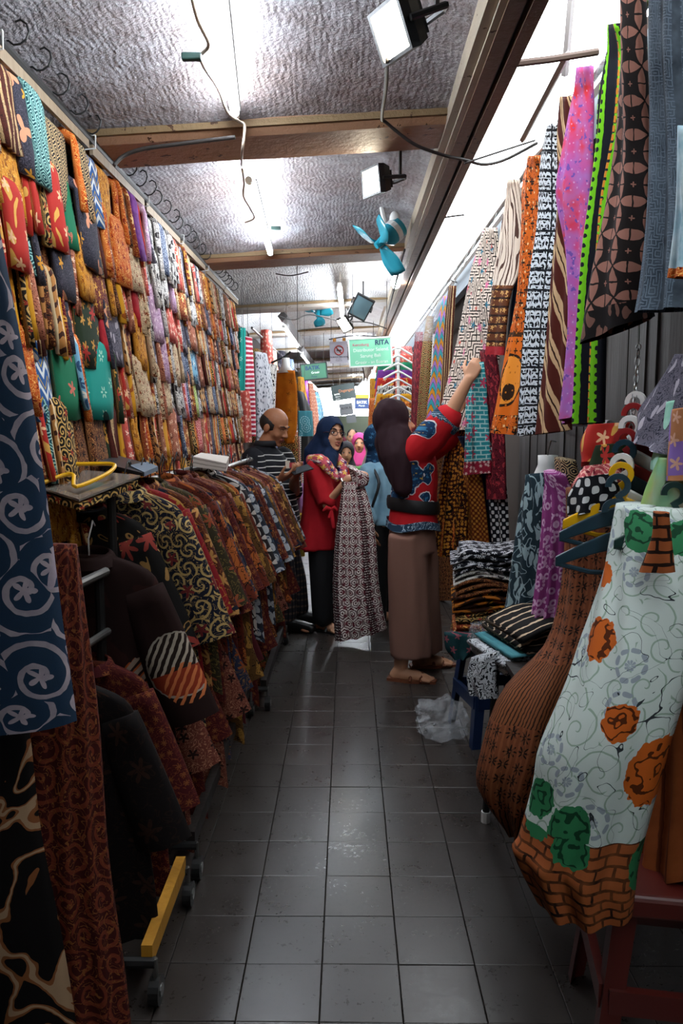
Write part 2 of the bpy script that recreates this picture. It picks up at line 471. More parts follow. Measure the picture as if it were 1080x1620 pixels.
def mat_tile():
    t = NT('cement_tile')
    tc = t.n('ShaderNodeTexCoord'); oi = t.n('ShaderNodeObjectInfo')
    p = t.vm('ADD', tc.outputs['Object'], t.vec(t.m('MULTIPLY', oi.outputs['Random'], 31.0), 0.0))
    n1 = t.noise(p, 9.0, 4.0); n2 = t.noise(p, 60.0, 3.0, .65)
    c = t.mix(n1, srgb('#27221f'), srgb('#3b3531'))
    c = t.mix(t.m('MULTIPLY', oi.outputs['Random'], .35), c, srgb('#2d2b2a'))
    c = t.mix(t.m('MULTIPLY', t.m('GREATER_THAN', n2, .62), .35), c, srgb('#231f1c'))
    rg = t.m('MULTIPLY_ADD', n2, .22, t.m('MULTIPLY_ADD', n1, .14, .13))
    return t.bsdf(c, rg, bump=t.noise(p, 30.0, 3.0), bump_d=.0006, spec=.5)
M_TILE = mat_tile()
M_GROUT = plain('grout', '#1a1614', .9)

def mat_ceiling(name='woven_mat_painted', c1='#a6aeb8', c2='#846656', dirt=.7):
    t = NT(name)
    tc = t.n('ShaderNodeTexCoord'); p = tc.outputs['Object']
    x, y, z = t.xy(p)
    wb = t.m('MULTIPLY', t.noise(p, 9.0, 2.0), .06); u = t.m('MULTIPLY', t.m('ADD', x, wb), 95.0); v = t.m('MULTIPLY', t.m('ADD', y, wb), 70.0)
    # basket weave relief
    w = t.m('MULTIPLY', t.m('SINE', t.m('MULTIPLY', t.m('ADD', u, t.m('FLOOR', v)), 3.1416)), t.m('SINE', t.m('MULTIPLY', v, 3.1416)))
    n1 = t.noise(p, 1.6, 4.0, .6); n2 = t.noise(p, 14.0, 5.0, .7); n3 = t.noise(p, 55.0, 3.0, .7)
    c = t.mix(n1, srgb(c1), srgb(c2))
    mr = t.n('ShaderNodeMapRange'); t.put(mr.inputs[0], n2); mr.inputs[1].default_value = .42; mr.inputs[2].default_value = .72
    c = t.mix(t.m('MULTIPLY', mr.outputs[0], dirt), c, srgb('#4f3d35'))
    c = t.mix(t.m('MULTIPLY', t.m('GREATER_THAN', n3, .6), .25), c, srgb('#c9ccd0'))
    h = t.m('ADD', t.m('ADD', t.m('MULTIPLY', w, .15), t.m('MULTIPLY', n3, 1.3)), t.m('MULTIPLY', n2, 1.6))
    return t.bsdf(c, .45, bump=h, bump_d=.012, spec=.45)
M_CEIL = mat_ceiling()
M_CEIL_LIT = mat_ceiling('woven_mat_lit', '#b4b8bc', '#a49c94', .35)  # far panels: tube light on the mats put into paler colours
def mat_beam(name, a, b):
    t = NT(name)
    tc = t.n('ShaderNodeTexCoord'); p = tc.outputs['Object']
    n1 = t.noise(p, 3.0, 4.0); n2 = t.noise(p, 22.0, 5.0, .7)
    c = t.mix(n1, srgb(a), srgb(b))
    peel = t.m('MULTIPLY', t.m('GREATER_THAN', n2, .62), t.m('GREATER_THAN', n1, .5))
    c = t.mix(peel, c, srgb('#3a2214'))
    return t.bsdf(c, .6, bump=t.m('SUBTRACT', n2, t.m('MULTIPLY', peel, .5)), bump_d=.01, spec=.3)
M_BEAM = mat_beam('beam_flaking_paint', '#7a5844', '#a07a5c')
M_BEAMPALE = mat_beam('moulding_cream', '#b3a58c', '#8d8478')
M_BEAM_LIT = mat_beam('beam_lit', '#8c847c', '#a49a90')  # far beams: brightness of the far end put into a paler colour
M_CORNICE = mat_beam('cornice_ochre', '#6c5a3c', '#7c6448')
M_FASCIA = mat_beam('fascia_brown', '#5a4232', '#7c5e48')
def mat_wood(name, a, b, sc=6.0):
    t = NT(name)
    tc = t.n('ShaderNodeTexCoord'); oi = t.n('ShaderNodeObjectInfo')
    p = t.vm('ADD', tc.outputs['Object'], t.vec(t.m('MULTIPLY', oi.outputs['Random'], 9.0), 0.0))
    x, y, z = t.xy(p)
    n = t.noise(t.vec(t.m('MULTIPLY', x, 8.0), t.m('MULTIPLY', y, 8.0), z), sc, 4.0)
    c = t.mix(n, srgb(a), srgb(b))
    return t.bsdf(c, .6, bump=n, bump_d=.003)
M_DARKWOOD = mat_wood('shutter_wood', '#100c0b', '#231b17')
M_PLANK = mat_wood('varnished_plank', '#9a6a1c', '#c08a2c')
M_REDSTOOL = plain('maroon_plastic', '#4c1812', .4)
M_BLUESTOOL = plain('blue_plastic', '#16294a', .4)
M_WALLDARK = plain('stall_back', '#3a2f28', .9)
M_CREAMBOARD = mat_wood('pale_batten', '#6c5c48', '#94826a')

# ------------------------------------------------------------------ structure: floor
TS = 0.2045; TX0 = -0.0696; TY0 = 2.763
tiles = []
cols = range(-9, 11)
floor = MB().box((0, 11, -0.05), (4.2, 34, 0.08)).build('floor', M_GROUT)
tag(floor, kind='structure')
def tile_mesh():
    b = MB(); g = 0.0010; h = TS / 2 - g
    bv = 0.0016
    rg = [[(-h, -h, -.01), (h, -h, -.01), (h, h, -.01), (-h, h, -.01)], [(-h, -h, -bv * .6), (h, -h, -bv * .6), (h, h, -bv * .6), (-h, h, -bv * .6)],
          [(-h + bv, -h + bv, 0), (h - bv, -h + bv, 0), (h - bv, h - bv, 0), (-h + bv, h - bv, 0)]]
    b.loft(rg, True, False, True)
    me = b.mesh('floor_tile'); me.materials.append(M_TILE); return me
TILE_ME = tile_mesh()
spots = []
for r in range(-22, 115):
    for c in cols:
        x = TX0 + (c + .5) * TS; y = TY0 + (r + .5) * TS
        spots.append((x, y))
vis = [s for s in spots if s[1] > 1.3 and -0.72 < s[0] < 0.78]
vis.sort(key=lambda s: s[1]); near = set(vis[:300])
rng = random.Random(3)
rest = MB()
for s in spots:
    dz = rng.uniform(-.0012, .0012)
    if s in near:
        o = bpy.data.objects.new('floor_tile', TILE_ME); link(o); o.location = (s[0], s[1], dz)
        o.rotation_euler = (rng.uniform(-.004, .004), rng.uniform(-.004, .004), rng.uniform(-.003, .003))
        o.parent = floor
    else:
        h = TS / 2 - .0016
        rest.add([(s[0] - h, s[1] - h, dz), (s[0] + h, s[1] - h, dz), (s[0] + h, s[1] + h, dz), (s[0] - h, s[1] + h, dz)], [(0, 1, 2, 3)])
ro = rest.build('distant_floor_tiles', M_TILE, floor); ro['kind'] = 'stuff'

# ------------------------------------------------------------------ structure: ceiling
def zb(x): return 2.45 + 0.056 * (x + 0.5)          # underside of the beams, rising to the right
XL, XR = -1.15, 0.37
BEAMS = [-3.25, -1.15, 0.95] + [3.05 + 2.1 * k for k in range(0, 11)]
ceil = empty('ceiling', (0, 3, 2.5)); tag(ceil, kind='structure')
nzv = lambda x, y, z: mnoise.noise(Vector((x, y, z)))
for bi in range(len(BEAMS) - 1):
    y0, y1 = BEAMS[bi] + .12, BEAMS[bi + 1] - .12
    nx, ny = (28, 34) if bi < 6 else (10, 10)
    vs = []; fs = []
    for j in range(ny + 1):
        for i in range(nx + 1):
            u, t = i / nx, j / ny
            x = XL + (XR + .02 - XL) * u; y = y0 + (y1 - y0) * t
            lift = .13 * (1 - abs(2 * t - 1) ** 2.4) * (1 - abs(2 * u - 1) ** 4)
            z = zb(x) + .035 + lift + .012 * nzv(x * 2.3, y * 2.3, bi) + .006 * nzv(x * 7, y * 7, bi)
            vs.append((x, y, z))
    for j in range(ny):
        for i in range(nx):
            a = j * (nx + 1) + i; fs.append((a, a + nx + 1, a + nx + 2, a + 1))
    MB().add(vs, fs).build('mat_panel', M_CEIL if y1 < 5.3 else M_CEIL_LIT, ceil, smooth=True)
for k, by in enumerate(BEAMS):
    b = MB()
    seg = 14
    rg = []
    for i in range(seg + 1):
        x = XL + (XR - XL) * i / seg
        z = zb(x) + .004 * nzv(x * 3, by, 1)
        hw = .15 + .006 * nzv(x * 3, by, 5)
        rg.append([(x, by - hw, z + .02), (x, by - hw + .025, z), (x, by + hw - .025, z), (x, by + hw, z + .02), (x, by + hw, z + .12), (x, by - hw, z + .12)])
    b.loft(rg)
    b.build('beam', M_BEAM if by < 6 else M_BEAM_LIT, ceil)
    MB().box((-.39, by - .158, zb(-.39) + .03), (XR - XL - .02, .016, .022), Matrix.Rotation(-.056, 3, 'Y')).build('cornice', M_CORNICE, ceil)
for name, x0, x1, z0, z1, mt in [('moulding', .345, .375, 2.485, 2.60, M_BEAMPALE), ('moulding', .372, .395, 2.475, 2.56, M_BEAMPALE), ('fascia_board', .392, .435, 2.47, 2.60, M_FASCIA), ('fascia_board', .432, .452, 2.50, 2.60, M_BLACK), ('fascia_board', .45, .487, 2.465, 2.62, M_FASCIA)]:
    b = MB()
    rg = []
    for j in range(60):
        y = -3.2 + 29 * j / 59
        w = .003 * nzv(y * 2, x0 * 40, 0)
        rg.append([(x0 + w, y, z0 + w), (x1 + w, y, z0 + w), (x1 + w, y, z1), (x0 + w, y, z1)])
    b.loft(rg)
    b.build(name, mt, ceil)
# roof slab above the mats (keeps the sky out)
MB().box((-.5, 11, 2.74), (1.95, 30, .03)).build('roof_deck', M_WALLDARK, ceil)

# ------------------------------------------------------------------ structure: walls
tag(MB().box((-1.2, 11, 1.4), (.08, 30, 2.8)).build('wall_left', M_WALLDARK), kind='structure')
wr = MB().box((1.32, 11, 1.3), (.06, 30, 2.6)).build('wall_right', M_WALLDARK); tag(wr, kind='structure')
rng = random.Random(5)
pb = MB().box((0, 0, 0), (.022, .104, 2.3))
PLANK_ME = pb.mesh('shutter_board'); PLANK_ME.materials.append(M_DARKWOOD)
for i in range(44):
    o = bpy.data.objects.new('shutter_board', PLANK_ME); link(o)
    o.location = (1.27 + rng.uniform(-.006, .006), 1.0 + i * .11, 1.15); o.rotation_euler = (0, 0, rng.uniform(-.05, .05))
    part(o, wr)
tag(MB().box((0, -3.6, 1.4), (2.8, .08, 2.8)).build('light_blocker_back', M_WALLDARK), kind='structure')  # unseen end wall, added to keep sky light out from behind the camera
eave = MB().box((.885, 11, 2.50), (.05, 30, .14)).build('trim_1', plain('eave_bluegrey', '#5a6670', .6)); tag(eave, kind='structure')
tag(MB().box((1.2, 11, 2.60), (.66, 30, .04)).build('shop_roof', M_WALLDARK), kind='structure')
# far end: pale end wall of the market hall with an open top
tag(MB().box((0, 25.4, 1.0), (2.6, .1, 1.2)).build('wall_far', plain('far_pale', '#a8b49c', .8)), kind='structure')

# ------------------------------------------------------------------ garments drawn edge by edge at their own distance
def garment(name, rows, dL, dR, mat, thick=.05, folds=4, amp=.02, n=26, ns=22, wav=.4, seed=0, label=None, cat='garment', group=None, parent=None, split=None, hem=0.0, nz=.35):
    """rows: (yL, xL, yR, xR) pixel ends of the left and right edge from top to hem; dL/dR distances (a number or one per row).
    Builds a closed hanging tube of cloth with folds. split: [(part name, material, fraction from, fraction to)]"""
    m_ = len(rows)
    dl = dL if isinstance(dL, (list, tuple)) else [dL] * m_
    dr = dR if isinstance(dR, (list, tuple)) else [dR] * m_
    Ls = catmull([W(r[1], r[0], dl[i]) for i, r in enumerate(rows)], n)
    Rs = catmull([W(r[3], r[2], dr[i]) for i, r in enumerate(rows)], n)
    rg_ = random.Random(seed + 11)
    ph = rg_.uniform(0, 6.28); ph2 = rg_.uniform(0, 6.28)
    rings = []
    for i in range(n):
        v = i / (n - 1)
        A = Vector(Ls[i]); B = Vector(Rs[i])
        ax = B - A; w = ax.length
        nn = ax.cross(Vector((0, 0, 1)))
        if nn.length < 1e-6: nn = Vector((0, -1, 0))
        nn.normalize()
        if nn.dot(Vector((0, 0, CAM_H)) - A) < 0: nn = -nn
        ring = []
        grow = .25 + .75 * v
        for j in range(ns + 1):
            s = j / ns
            env = math.sin(math.pi * s) ** .6
            f = math.sin(2 * math.pi * folds * s + ph + wav * math.sin(3 * v + ph2)) + nz * mnoise.noise(Vector((s * 5 + seed, v * 3.1, seed * 1.7))) * 2
            p = A + ax * s + nn * (thick * env * .5 + amp * grow * f * env)
            p.z += hem * math.sin(2 * math.pi * folds * s + ph + 1) * v
            ring.append(p)
        nb = max(4, ns // 3)
        for j in range(nb, 0, -1):
            s = j / (nb + 1)
            env = math.sin(math.pi * s) ** .6
            ring.append(A + ax * s - nn * (thick * env * .5))
        rings.append(ring)
    def piece(nm, a, b, mt, par, lift=0.0):
        i0 = int(round(a * (n - 1))); i1 = max(i0 + 1, int(round(b * (n - 1))))
        mb_ = MB(); mb_.loft(rings[i0:i1 + 1], True, i0 == 0, False)
        # continuous print: start the v coordinate where the piece starts
        o_ = mb_.build(nm, mt, None, smooth=True)
        return o_
    if split is None:
        o = piece(name, 0, 1, mat, None)
        c = (Vector(Ls[0]) + Vector(Rs[0])) / 2
        set_origin(o, c)
        if parent is not None:
            part(o, parent); return o
        return tag(o, label, cat, group)
    c = (Vector(Ls[0]) + Vector(Rs[0])) / 2
    root = empty(name, c, label, cat, group)
    for nm, mt, a, b in split:
        o = piece(nm, a, b, mt, root); set_origin(o, c); part(o, root)
    return root

ORD = ['first', 'second', 'third', 'fourth', 'fifth', 'sixth', 'seventh', 'eighth', 'ninth', 'tenth', 'eleventh', 'twelfth', 'thirteenth', 'fourteenth', 'fifteenth', 'sixteenth', 'seventeenth', 'eighteenth', 'nineteenth', 'twentieth']
_TENS = {20: 'twenty', 30: 'thirty', 40: 'forty', 50: 'fifty', 60: 'sixty', 70: 'seventy', 80: 'eighty', 90: 'ninety', 100: 'hundred'}
def ordinal(k):
    k += 1
    if k <= 20: return ORD[k - 1]
    t_ = k // 10 * 10
    if k == t_: return _TENS[t_][:-1] + 'ieth'
    return _TENS[t_] + '-' + ORD[k - t_ - 1]

# ------------------------------------------------------------------ left wall: rows of folded shawls over rails
def shawl_shape(w, L, r, th, seed):
    """folded cloth hung over a rail that runs along y; origin on the rail"""
    rg_ = random.Random(seed)
    prof = []
    lb = L * rg_.uniform(.8, .95)
    out = .012
    prof += [(r + out + .012, -L), (r + out + .006, -L * .7), (r + out * .6, -L * .35), (r, 0.0)]
    for a in (35, 70, 110, 145): prof.append((r * math.cos(R(a)), r * .85 * math.sin(R(a))))
    prof += [(-r, 0.0), (-r, -lb)]
    inner = [(-r + th, -lb), (-r + th, -.01), (0, r * .35), (r - th, -.01), (r + out - th, -L * .7), (r + out + .012 - th, -L)]
    full = prof + inner
    ny = 4
    rings = []
    ph = rg_.uniform(0, 6)
    for j in range(ny + 1):
        s = j / ny - .5
        edge = 1 - .10 * (abs(s) * 2) ** 3
        ring = []
        for i, (x, z) in enumerate(full):
            k = min(1, max(0, -z / L))
            ring.append((x * edge + .006 * math.sin(ph + s * 7 + k * 4) * k, s * w * (1 + .08 * k * math.sin(ph)) + .008 * k * math.sin(ph * 2), z * (1 - .03 * (abs(s) * 2) ** 2)))
        rings.append(ring)
    b = MB()
    # uv: along the profile and the width
    per = [0.0]
    for i in range(1, len(full)): per.append(per[-1] + math.dist(full[i], full[i - 1]))
    vs = []; uv = []
    for ring, j in zip(rings, range(ny + 1)):
        for i, p in enumerate(ring): vs.append(p); uv.append((j / ny * w, per[i]))
    nn = len(full); fs = []
    for j in range(ny):
        for i in range(nn):
            k = (i + 1) % nn
            fs.append((j * nn + i, (j + 1) * nn + i, (j + 1) * nn + k, j * nn + k))
    fs.append(tuple(range(nn))); fs.append(tuple(ny * nn + i for i in reversed(range(nn))))
    b.add(vs, fs, uv)
    return b
ROWZ = [2.345, 2.195, 2.04, 1.865, 1.686, 1.485, 1.30]
ROWX = [-.945, -.94, -.935, -.925, -.915, -.905, -.90]
rng = random.Random(21)
specs = []
BIG = {(4, 0): None}
def group_for(y, row):
    if y < 2.75: return WARM + ['teal_hex', 'green_black', 'charcoal_floral', 'black_hex', 'red_leaf', 'yellow', 'blue_ikat']
    if y < 3.4: return WARM + ['coral', 'red_plain', 'yellow', 'pink_red', 'charcoal_floral', 'cream_brown'] if row > 1 else WARM + ['purple', 'orange_batik', 'blue_ikat', 'cream_brown', 'white_black']
    if row >= 5: return WARM + ['pink_red', 'coral', 'navy_white', 'yellow', 'cream_brown']
    return PALE + ['white_black', 'white_black', 'white_black', 'cream_brown', 'coral', 'grey_batik'] + WARM[:2]
for row in range(7):
    y = 1.55 + rng.uniform(0, .05); idx = 0; last = None; cluster = 0; ck = None
    while y < 4.5:
        wide = rng.random() < .11
        w = rng.uniform(.11, .17) if wide else rng.uniform(.022, .042)
        if cluster <= 0:
            cluster = rng.randint(1, 4); ck = rng.choice(group_for(y, row))
        cluster -= 1
        k = ck if rng.random() < .6 else rng.choice(group_for(y, row))
        specs.append([row, idx, y + w / 2, w, k, rng.uniform(.20, .25), rng.uniform(.036, .062), 1]); idx += 1
        y += w * rng.uniform(.9, 1.0)
    y = 4.68; 
    while y < 6.3:
        w = rng.uniform(.03, .055) if rng.random() < .85 else rng.uniform(.09, .13)
        k = rng.choice(PALE + WARM if row < 3 else WARM + ['grey_batik', 'white_black', 'redbrown_stripe', 'navy_white'])
        specs.append([row, idx, y + w / 2, w, k, rng.uniform(.18, .22) if not (row == 5 and y < 5.2) else .3, rng.uniform(.03, .045), 2]); idx += 1
        y += w * .96
# a few pieces the photograph singles out
def force(row, ypos, key, w=None, L=None):
    c = min((s for s in specs if s[0] == row), key=lambda s: abs(s[2] - ypos))
    c[4] = key
    if L: c[5] = L
    if w:
        a, b_ = c[2] - w / 2, c[2] + w / 2
        for s in list(specs):
            if s is not c and s[0] == row and min(b_, s[2] + s[3] / 2) - max(a, s[2] - s[3] / 2) > .3 * s[3]: specs.remove(s)
        c[3] = w
force(4, 2.67, 'teal_plain', .24, .235); force(4, 2.5, 'orange_batik'); force(4, 2.44, 'sky_floral'); force(4, 2.38, 'green_plain')
force(0, 2.52, 'black_hex', .22, .25); force(0, 2.33, 'teal_hex', .13, .24); force(0, 2.22, 'charcoal_floral', .1); force(1, 2.72, 'charcoal_floral', .2, .25)
force(1, 2.42, 'red_leaf', .13); force(1, 2.54, 'green_plain', .08); force(0, 3.0, 'ochre_fine', .17, .23); force(0, 2.86, 'blue_ikat', .13, .22)
force(1, 3.08, 'orange_batik', .2, .24); force(0, 3.33, 'purple', .09); force(2, 2.62, 'ochre_fine', .13); force(2, 2.8, 'maroon_gold', .17, .24)
force(3, 2.6, 'green_black', .22, .24); force(3, 2.95, 'grey_batik', .16, .22); force(5, 2.66, 'brown_batik', .18); force(5, 3.62, 'yellow', .1); force(5, 2.3, 'black_gold', .12); force(5, 2.42, 'brown_batik', .1)
force(4, 4.38, 'lime', .14); force(3, 4.4, 'sky_floral', .14); force(2, 3.62, 'pink_lilac', .16); force(1, 3.75, 'white_black', .2)
by_row = {}
for s in specs: by_row.setdefault(s[0], []).append(s)
for r_ in by_row: by_row[r_].sort(key=lambda s: s[2])
order = sorted(specs, key=lambda s: s[2])
shown = set(id(s) for s in order[:300])
far_shawls = MB(); far_m = []; far_idx = {}
for r_ in by_row:
    for i, s in enumerate(by_row[r_]):
        row, _, y, w, key, L, r, bay = s
        sh = shawl_shape(w * 1.02, L, r, .012, int(y * 1000) + row)
        x = ROWX[row] + rng.uniform(-.004, .012); z = ROWZ[row] + rng.uniform(-.006, .004)
        rz = rng.uniform(-.10, .04)
        if id(s) in shown:
            o = sh.build('folded_shawl', LIB[key][0], None, smooth=True)
            o.location = (x, y, z); o.rotation_euler = (0, rng.uniform(-.04, .04), rz)
            tag(o, '%s %s shawl on %s rail from the top, %s from the near end' % (LIB[key][1], LIB[key][2], ORD[row], ordinal(i)), 'shawl', 'folded shawls on the left wall')
        else:
            if key not in far_idx: far_idx[key] = len(far_m); far_m.append(LIB[key][0])
            far_shawls.cur = far_idx[key]
            Mx = Matrix.Translation((x, y, z)) @ Matrix.Rotation(rz, 4, 'Z')
            base = len(far_shawls.v)
            far_shawls.v += [tuple(Mx @ Vector(p)) for p in sh.v]
            far_shawls.f += [[base + k for k in f_] for f_ in sh.f]; far_shawls.uv += sh.uv; far_shawls.mi += [far_shawls.cur] * len(sh.f)
far_shawls.cur = 1
fo = far_shawls.build('distant_folded_shawls', far_m, None, smooth=True)
tag(fo, 'dense rows of folded shawls farther down the left wall', 'shawls', None, 'stuff')
for row in range(7):
    for (ya, yb, nm) in ((1.5, 4.55, 'near'), (4.65, 6.35, 'far')):
        o = MB().tube([(ROWX[row], ya, ROWZ[row] + .012), (ROWX[row], yb, ROWZ[row] + .012)], .012, 8).build('display_rail', M_STEEL)
        set_origin(o, (ROWX[row], ya, ROWZ[row] + .012))
        tag(o, 'steel rail under the %s row of %s shawls, from the top' % (ORD[row], nm), 'rail', 'shawl rails')
for y, wh in ((1.5, 'nearest'), (4.6, 'middle'), (6.4, 'farthest')):
    o = MB().box((0, 0, 0), (.05, .035, 2.42)).build('rail_post', M_DARKWOOD); o.location = (-.97, y, 1.21)
    tag(o, '%s dark wooden post carrying the shawl rails' % wh, 'post', 'posts of the shawl wall')
# head rail: dark pipe with pale battens below it, tied with cord
hr = empty('head_rail', (-.90, 1.4, 2.425), 'long dark pipe with pale battens along the top of the shawl wall', 'rail')
MB().tube([(-.905, 1.3, 2.425), (-.905, 6.5, 2.43)], .014, 10).build('pipe', M_BLACK, hr)
for y in (1.35, 2.12, 2.86, 3.6, 4.34, 5.1, 5.8):
    MB().box((-.905, y + .36, 2.402), (.012, .70, .038), Matrix.Rotation(.012, 3, 'X')).build('batten', M_CREAMBOARD, hr)
    MB().tube([(-.885, y, 2.44), (-.945, y + .005, 2.445), (-.95, y, 2.39), (-.89, y + .01, 2.40), (-.885, y, 2.44)], .003, 5).build('tie', M_WHITEP, hr)
# s-hooks along the pipe
def hook_mesh():
    b = MB(); pts = []
    for a in range(200, -61, -20): pts.append((0.0 + .028 * math.cos(R(a)), 0, .055 + .028 * math.sin(R(a))))
    # lower tail that clips the pipe
    pts2 = [(.014, 0, .031), (-.005, 0, .022), (-.022, 0, .02), (-.032, 0, .03), (-.036, 0, .026)]
    pts = list(reversed(pts)) 
    b.tube([(-.045, 0, .012), (-.03, 0, .020), (-.012, 0, .010), (.008, 0, .016), (.026, 0, .034), (.033, 0, .058), (.024, 0, .082), (.004, 0, .092), (-.012, 0, .082)], .0036, 7)
    return b.mesh('wire_hook')
HK = hook_mesh(); HK.materials.append(M_BLACK)
hy = 1.72; i = 0
while hy < 6.2:
    o = bpy.data.objects.new('wire_hook', HK); link(o)
    o.scale = (.8, .8, .8); o.location = (-.875, hy, 2.425); o.rotation_euler = (0, rng.uniform(-.15, .2), rng.uniform(-.35, .35))
    o['label'] = 'black wire hook above the shawl wall, %s from the near end' % ordinal(i); o['category'] = 'hook'; o['group'] = 'hooks along the head rail'
    hy += .15 * rng.uniform(.85, 1.15); i += 1

# ------------------------------------------------------------------ left racks of shirts
def shirt_meshes():
    """short-sleeved shirt on a hanger; width along x, front faces -y, origin at the hanger hook"""
    b = MB()
    prof = [(-.045, .06, .04), (-.062, .12, .05), (-.09, .175, .055), (-.14, .20, .06), (-.27, .205, .066), (-.45, .22, .07), (-.62, .24, .07), (-.80, .255, .066)]
    rings = []
    for pi, (z, w, t) in enumerate(catmull(prof, 16)):
        ring = []
        k = -z / .8
        for j in range(28):
            a = 2 * math.pi * j / 28
            cx = math.copysign(abs(math.cos(a)) ** .7, math.cos(a)); sy = math.sin(a)
            fold = 1 + .35 * k * math.sin(5 * a + 2 * k) + .15 * math.sin(9 * a)
            ring.append((w * cx, t * .5 * sy * fold, z - .012 * k * math.cos(a * 4)))
        rings.append(ring)
    b.loft(rings, True, True, False)
    body = b.mesh('body')
    sl = []
    for sgn in (1, -1):
        s_ = MB(); rg = []
        for k in range(9):
            t = k / 8
            c = Vector((sgn * (.148 + .125 * t), -.004, -.135 - .36 * t)); ax = Vector((sgn * .32, 0, -.95)).normalized(); side = Vector((ax.z, 0, -ax.x))
            wd = .062 + .026 * t
            rg.append([c + side * wd * math.cos(2 * math.pi * j / 14) + Vector((0, 1, 0)) * (.04 * math.sin(2 * math.pi * j / 14) * (1 + .25 * math.sin(4 * t + j))) for j in range(14)])
        s_.loft(rg, True, True, False)
        sl.append(s_.mesh('sleeve'))
    c_ = MB()
    rg = []
    for z, w, t in ((-.07, .066, .045), (-.05, .06, .04), (-.034, .058, .036), (-.042, .07, .048), (-.066, .084, .056)):
        rg.append([(w * math.cos(2 * math.pi * j / 18), t * math.sin(2 * math.pi * j / 18) - .005, z + .012 * math.sin(2 * math.pi * j / 18)) for j in range(18)])
    c_.loft(rg, True, False, False)
    col = c_.mesh('collar')
    h = MB()
    h.tube([(-.15, 0, -.125), (0, 0, -.065), (.15, 0, -.125)], .006, 6)
    h.tube([(0, 0, -.065), (0, 0, .0), (.004, .012, .03), (0, .03, .045), (0, .045, .03)], .0025, 6)
    hg = h.mesh('hanger')
    for me in (body, col, sl[0], sl[1], hg):
        me.materials.append(None); me.polygons.foreach_set('use_smooth', [True] * len(me.polygons))
    return body, sl, col, hg
SHB, SHS, SHC, SHH = shirt_meshes()
def shirt(loc, rz, mat, label, group, scale=1.0, sleeves=(0, 1), hangmat=M_BLACK, tilt=0.0, slmat=None):
    root = empty('batik_shirt', loc, label, 'shirt', group)
    root.rotation_euler = (0, tilt, rz); root.scale = (scale, scale, scale)
    for me, mt, nm in [(SHB, mat, 'body'), (SHC, mat, 'collar'), (SHH, hangmat, 'hanger')] + [(SHS[k], slmat or mat, 'sleeve') for k in sleeves]:
        o = bpy.data.objects.new(nm, me); link(o); o.parent = root
        o.material_slots[0].link = 'OBJECT'; o.material_slots[0].material = mt
    return root
SH = {}
def dim(c, k=.78):
    c = c.lstrip('#'); return '#' + ''.join('%02x' % int(int(c[i:i + 2], 16) * k) for i in (0, 2, 4))
def shl(key, base, layers, words, **kw):
    layers = [(a, dim(c), sc_, d_) for a, c, sc_, d_ in layers]
    SH[key] = (fabric('shirt_' + key, base, layers, **kw), words)
shl('navygold', '#10131f', [('scroll', '#c8a868', 17, dict(k=18, t=.5, n=2)), ('vine', '#b8985c', 30, dict(k=16, t=.16)), ('flower', '#7c2a2a', 9, dict(R=.2))], 'navy shirt with dense cream-gold scrolls')
shl('redfloral', '#6c1218', [('vine', '#b0702c', 22, dict(k=12, t=.14)), ('flower', '#a88030', 10, dict(R=.22))], 'crimson shirt with faint gold flowers')
shl('brownfloral', '#3c170c', [('vine', '#a86a2c', 28, dict(k=16, t=.22)), ('flower', '#c08a4a', 12, dict(R=.34, n=6)), ('flower', '#1a2030', 8, dict(R=.26))], 'brown shirt with tan flowers')
shl('orangeflame', '#4c1a0c', [('leaf', '#b4602a', 18, dict(R=.3)), ('vine', '#1a0c08', 26, dict(k=14, t=.3))], 'rust shirt with flame leaves')
shl('darkred', '#3a0d10', [('vine', '#7c3a20', 34, dict(k=18, t=.3)), ('flower', '#8c5228', 26, dict(R=.26, n=7))], 'dark red shirt with small blooms')
shl('greenbrown', '#2a2416', [('flower', '#a0482c', 11, dict(R=.34, n=6)), ('vine', '#7c6a34', 30, dict(k=14, t=.25))], 'olive-brown shirt with red blooms')
shl('bluebrown', '#1f2438', [('flower', '#a04c20', 12, dict(R=.34, n=5)), ('vine', '#8a6a40', 26, dict(k=14, t=.22))], 'slate-blue shirt with orange flowers')
shl('ovalwhite', '#1a1618', [('kawung', '#ccc4ba', 16, dict(vein=False, r2=.46))], 'black shirt covered in white ovals')
shl('orovalwhite2', '#20242c', [('disc', '#b8bcc0', 20, dict(R=.4, jit=.5)), ('vine', '#3a4a66', 24, dict(k=10, t=.2))], 'dark shirt with pale grey pebbles')
shl('rosebrown', '#5a2c22', [('vine', '#b47c60', 40, dict(k=18, t=.32)), ('flower', '#2a1210', 16, dict(R=.3))], 'rosy brown fine-patterned shirt')
shl('goldbrown', '#4a3014', [('leaf', '#a87a34', 26, dict(R=.34)), ('vine', '#1c1008', 30, dict(k=14, t=.24))], 'golden brown leafy shirt')
shl('maroonplain', '#3a0f14', [('soft', '#52161c', 20, dict())], 'maroon shirt with hardly any print')
shl('night', '#100c0c', [('flower', '#3a241c', 8, dict(R=.3, n=6)), ('vine', '#2a1a14', 20, dict(k=12, t=.2))], 'near-black shirt with faint flowers')
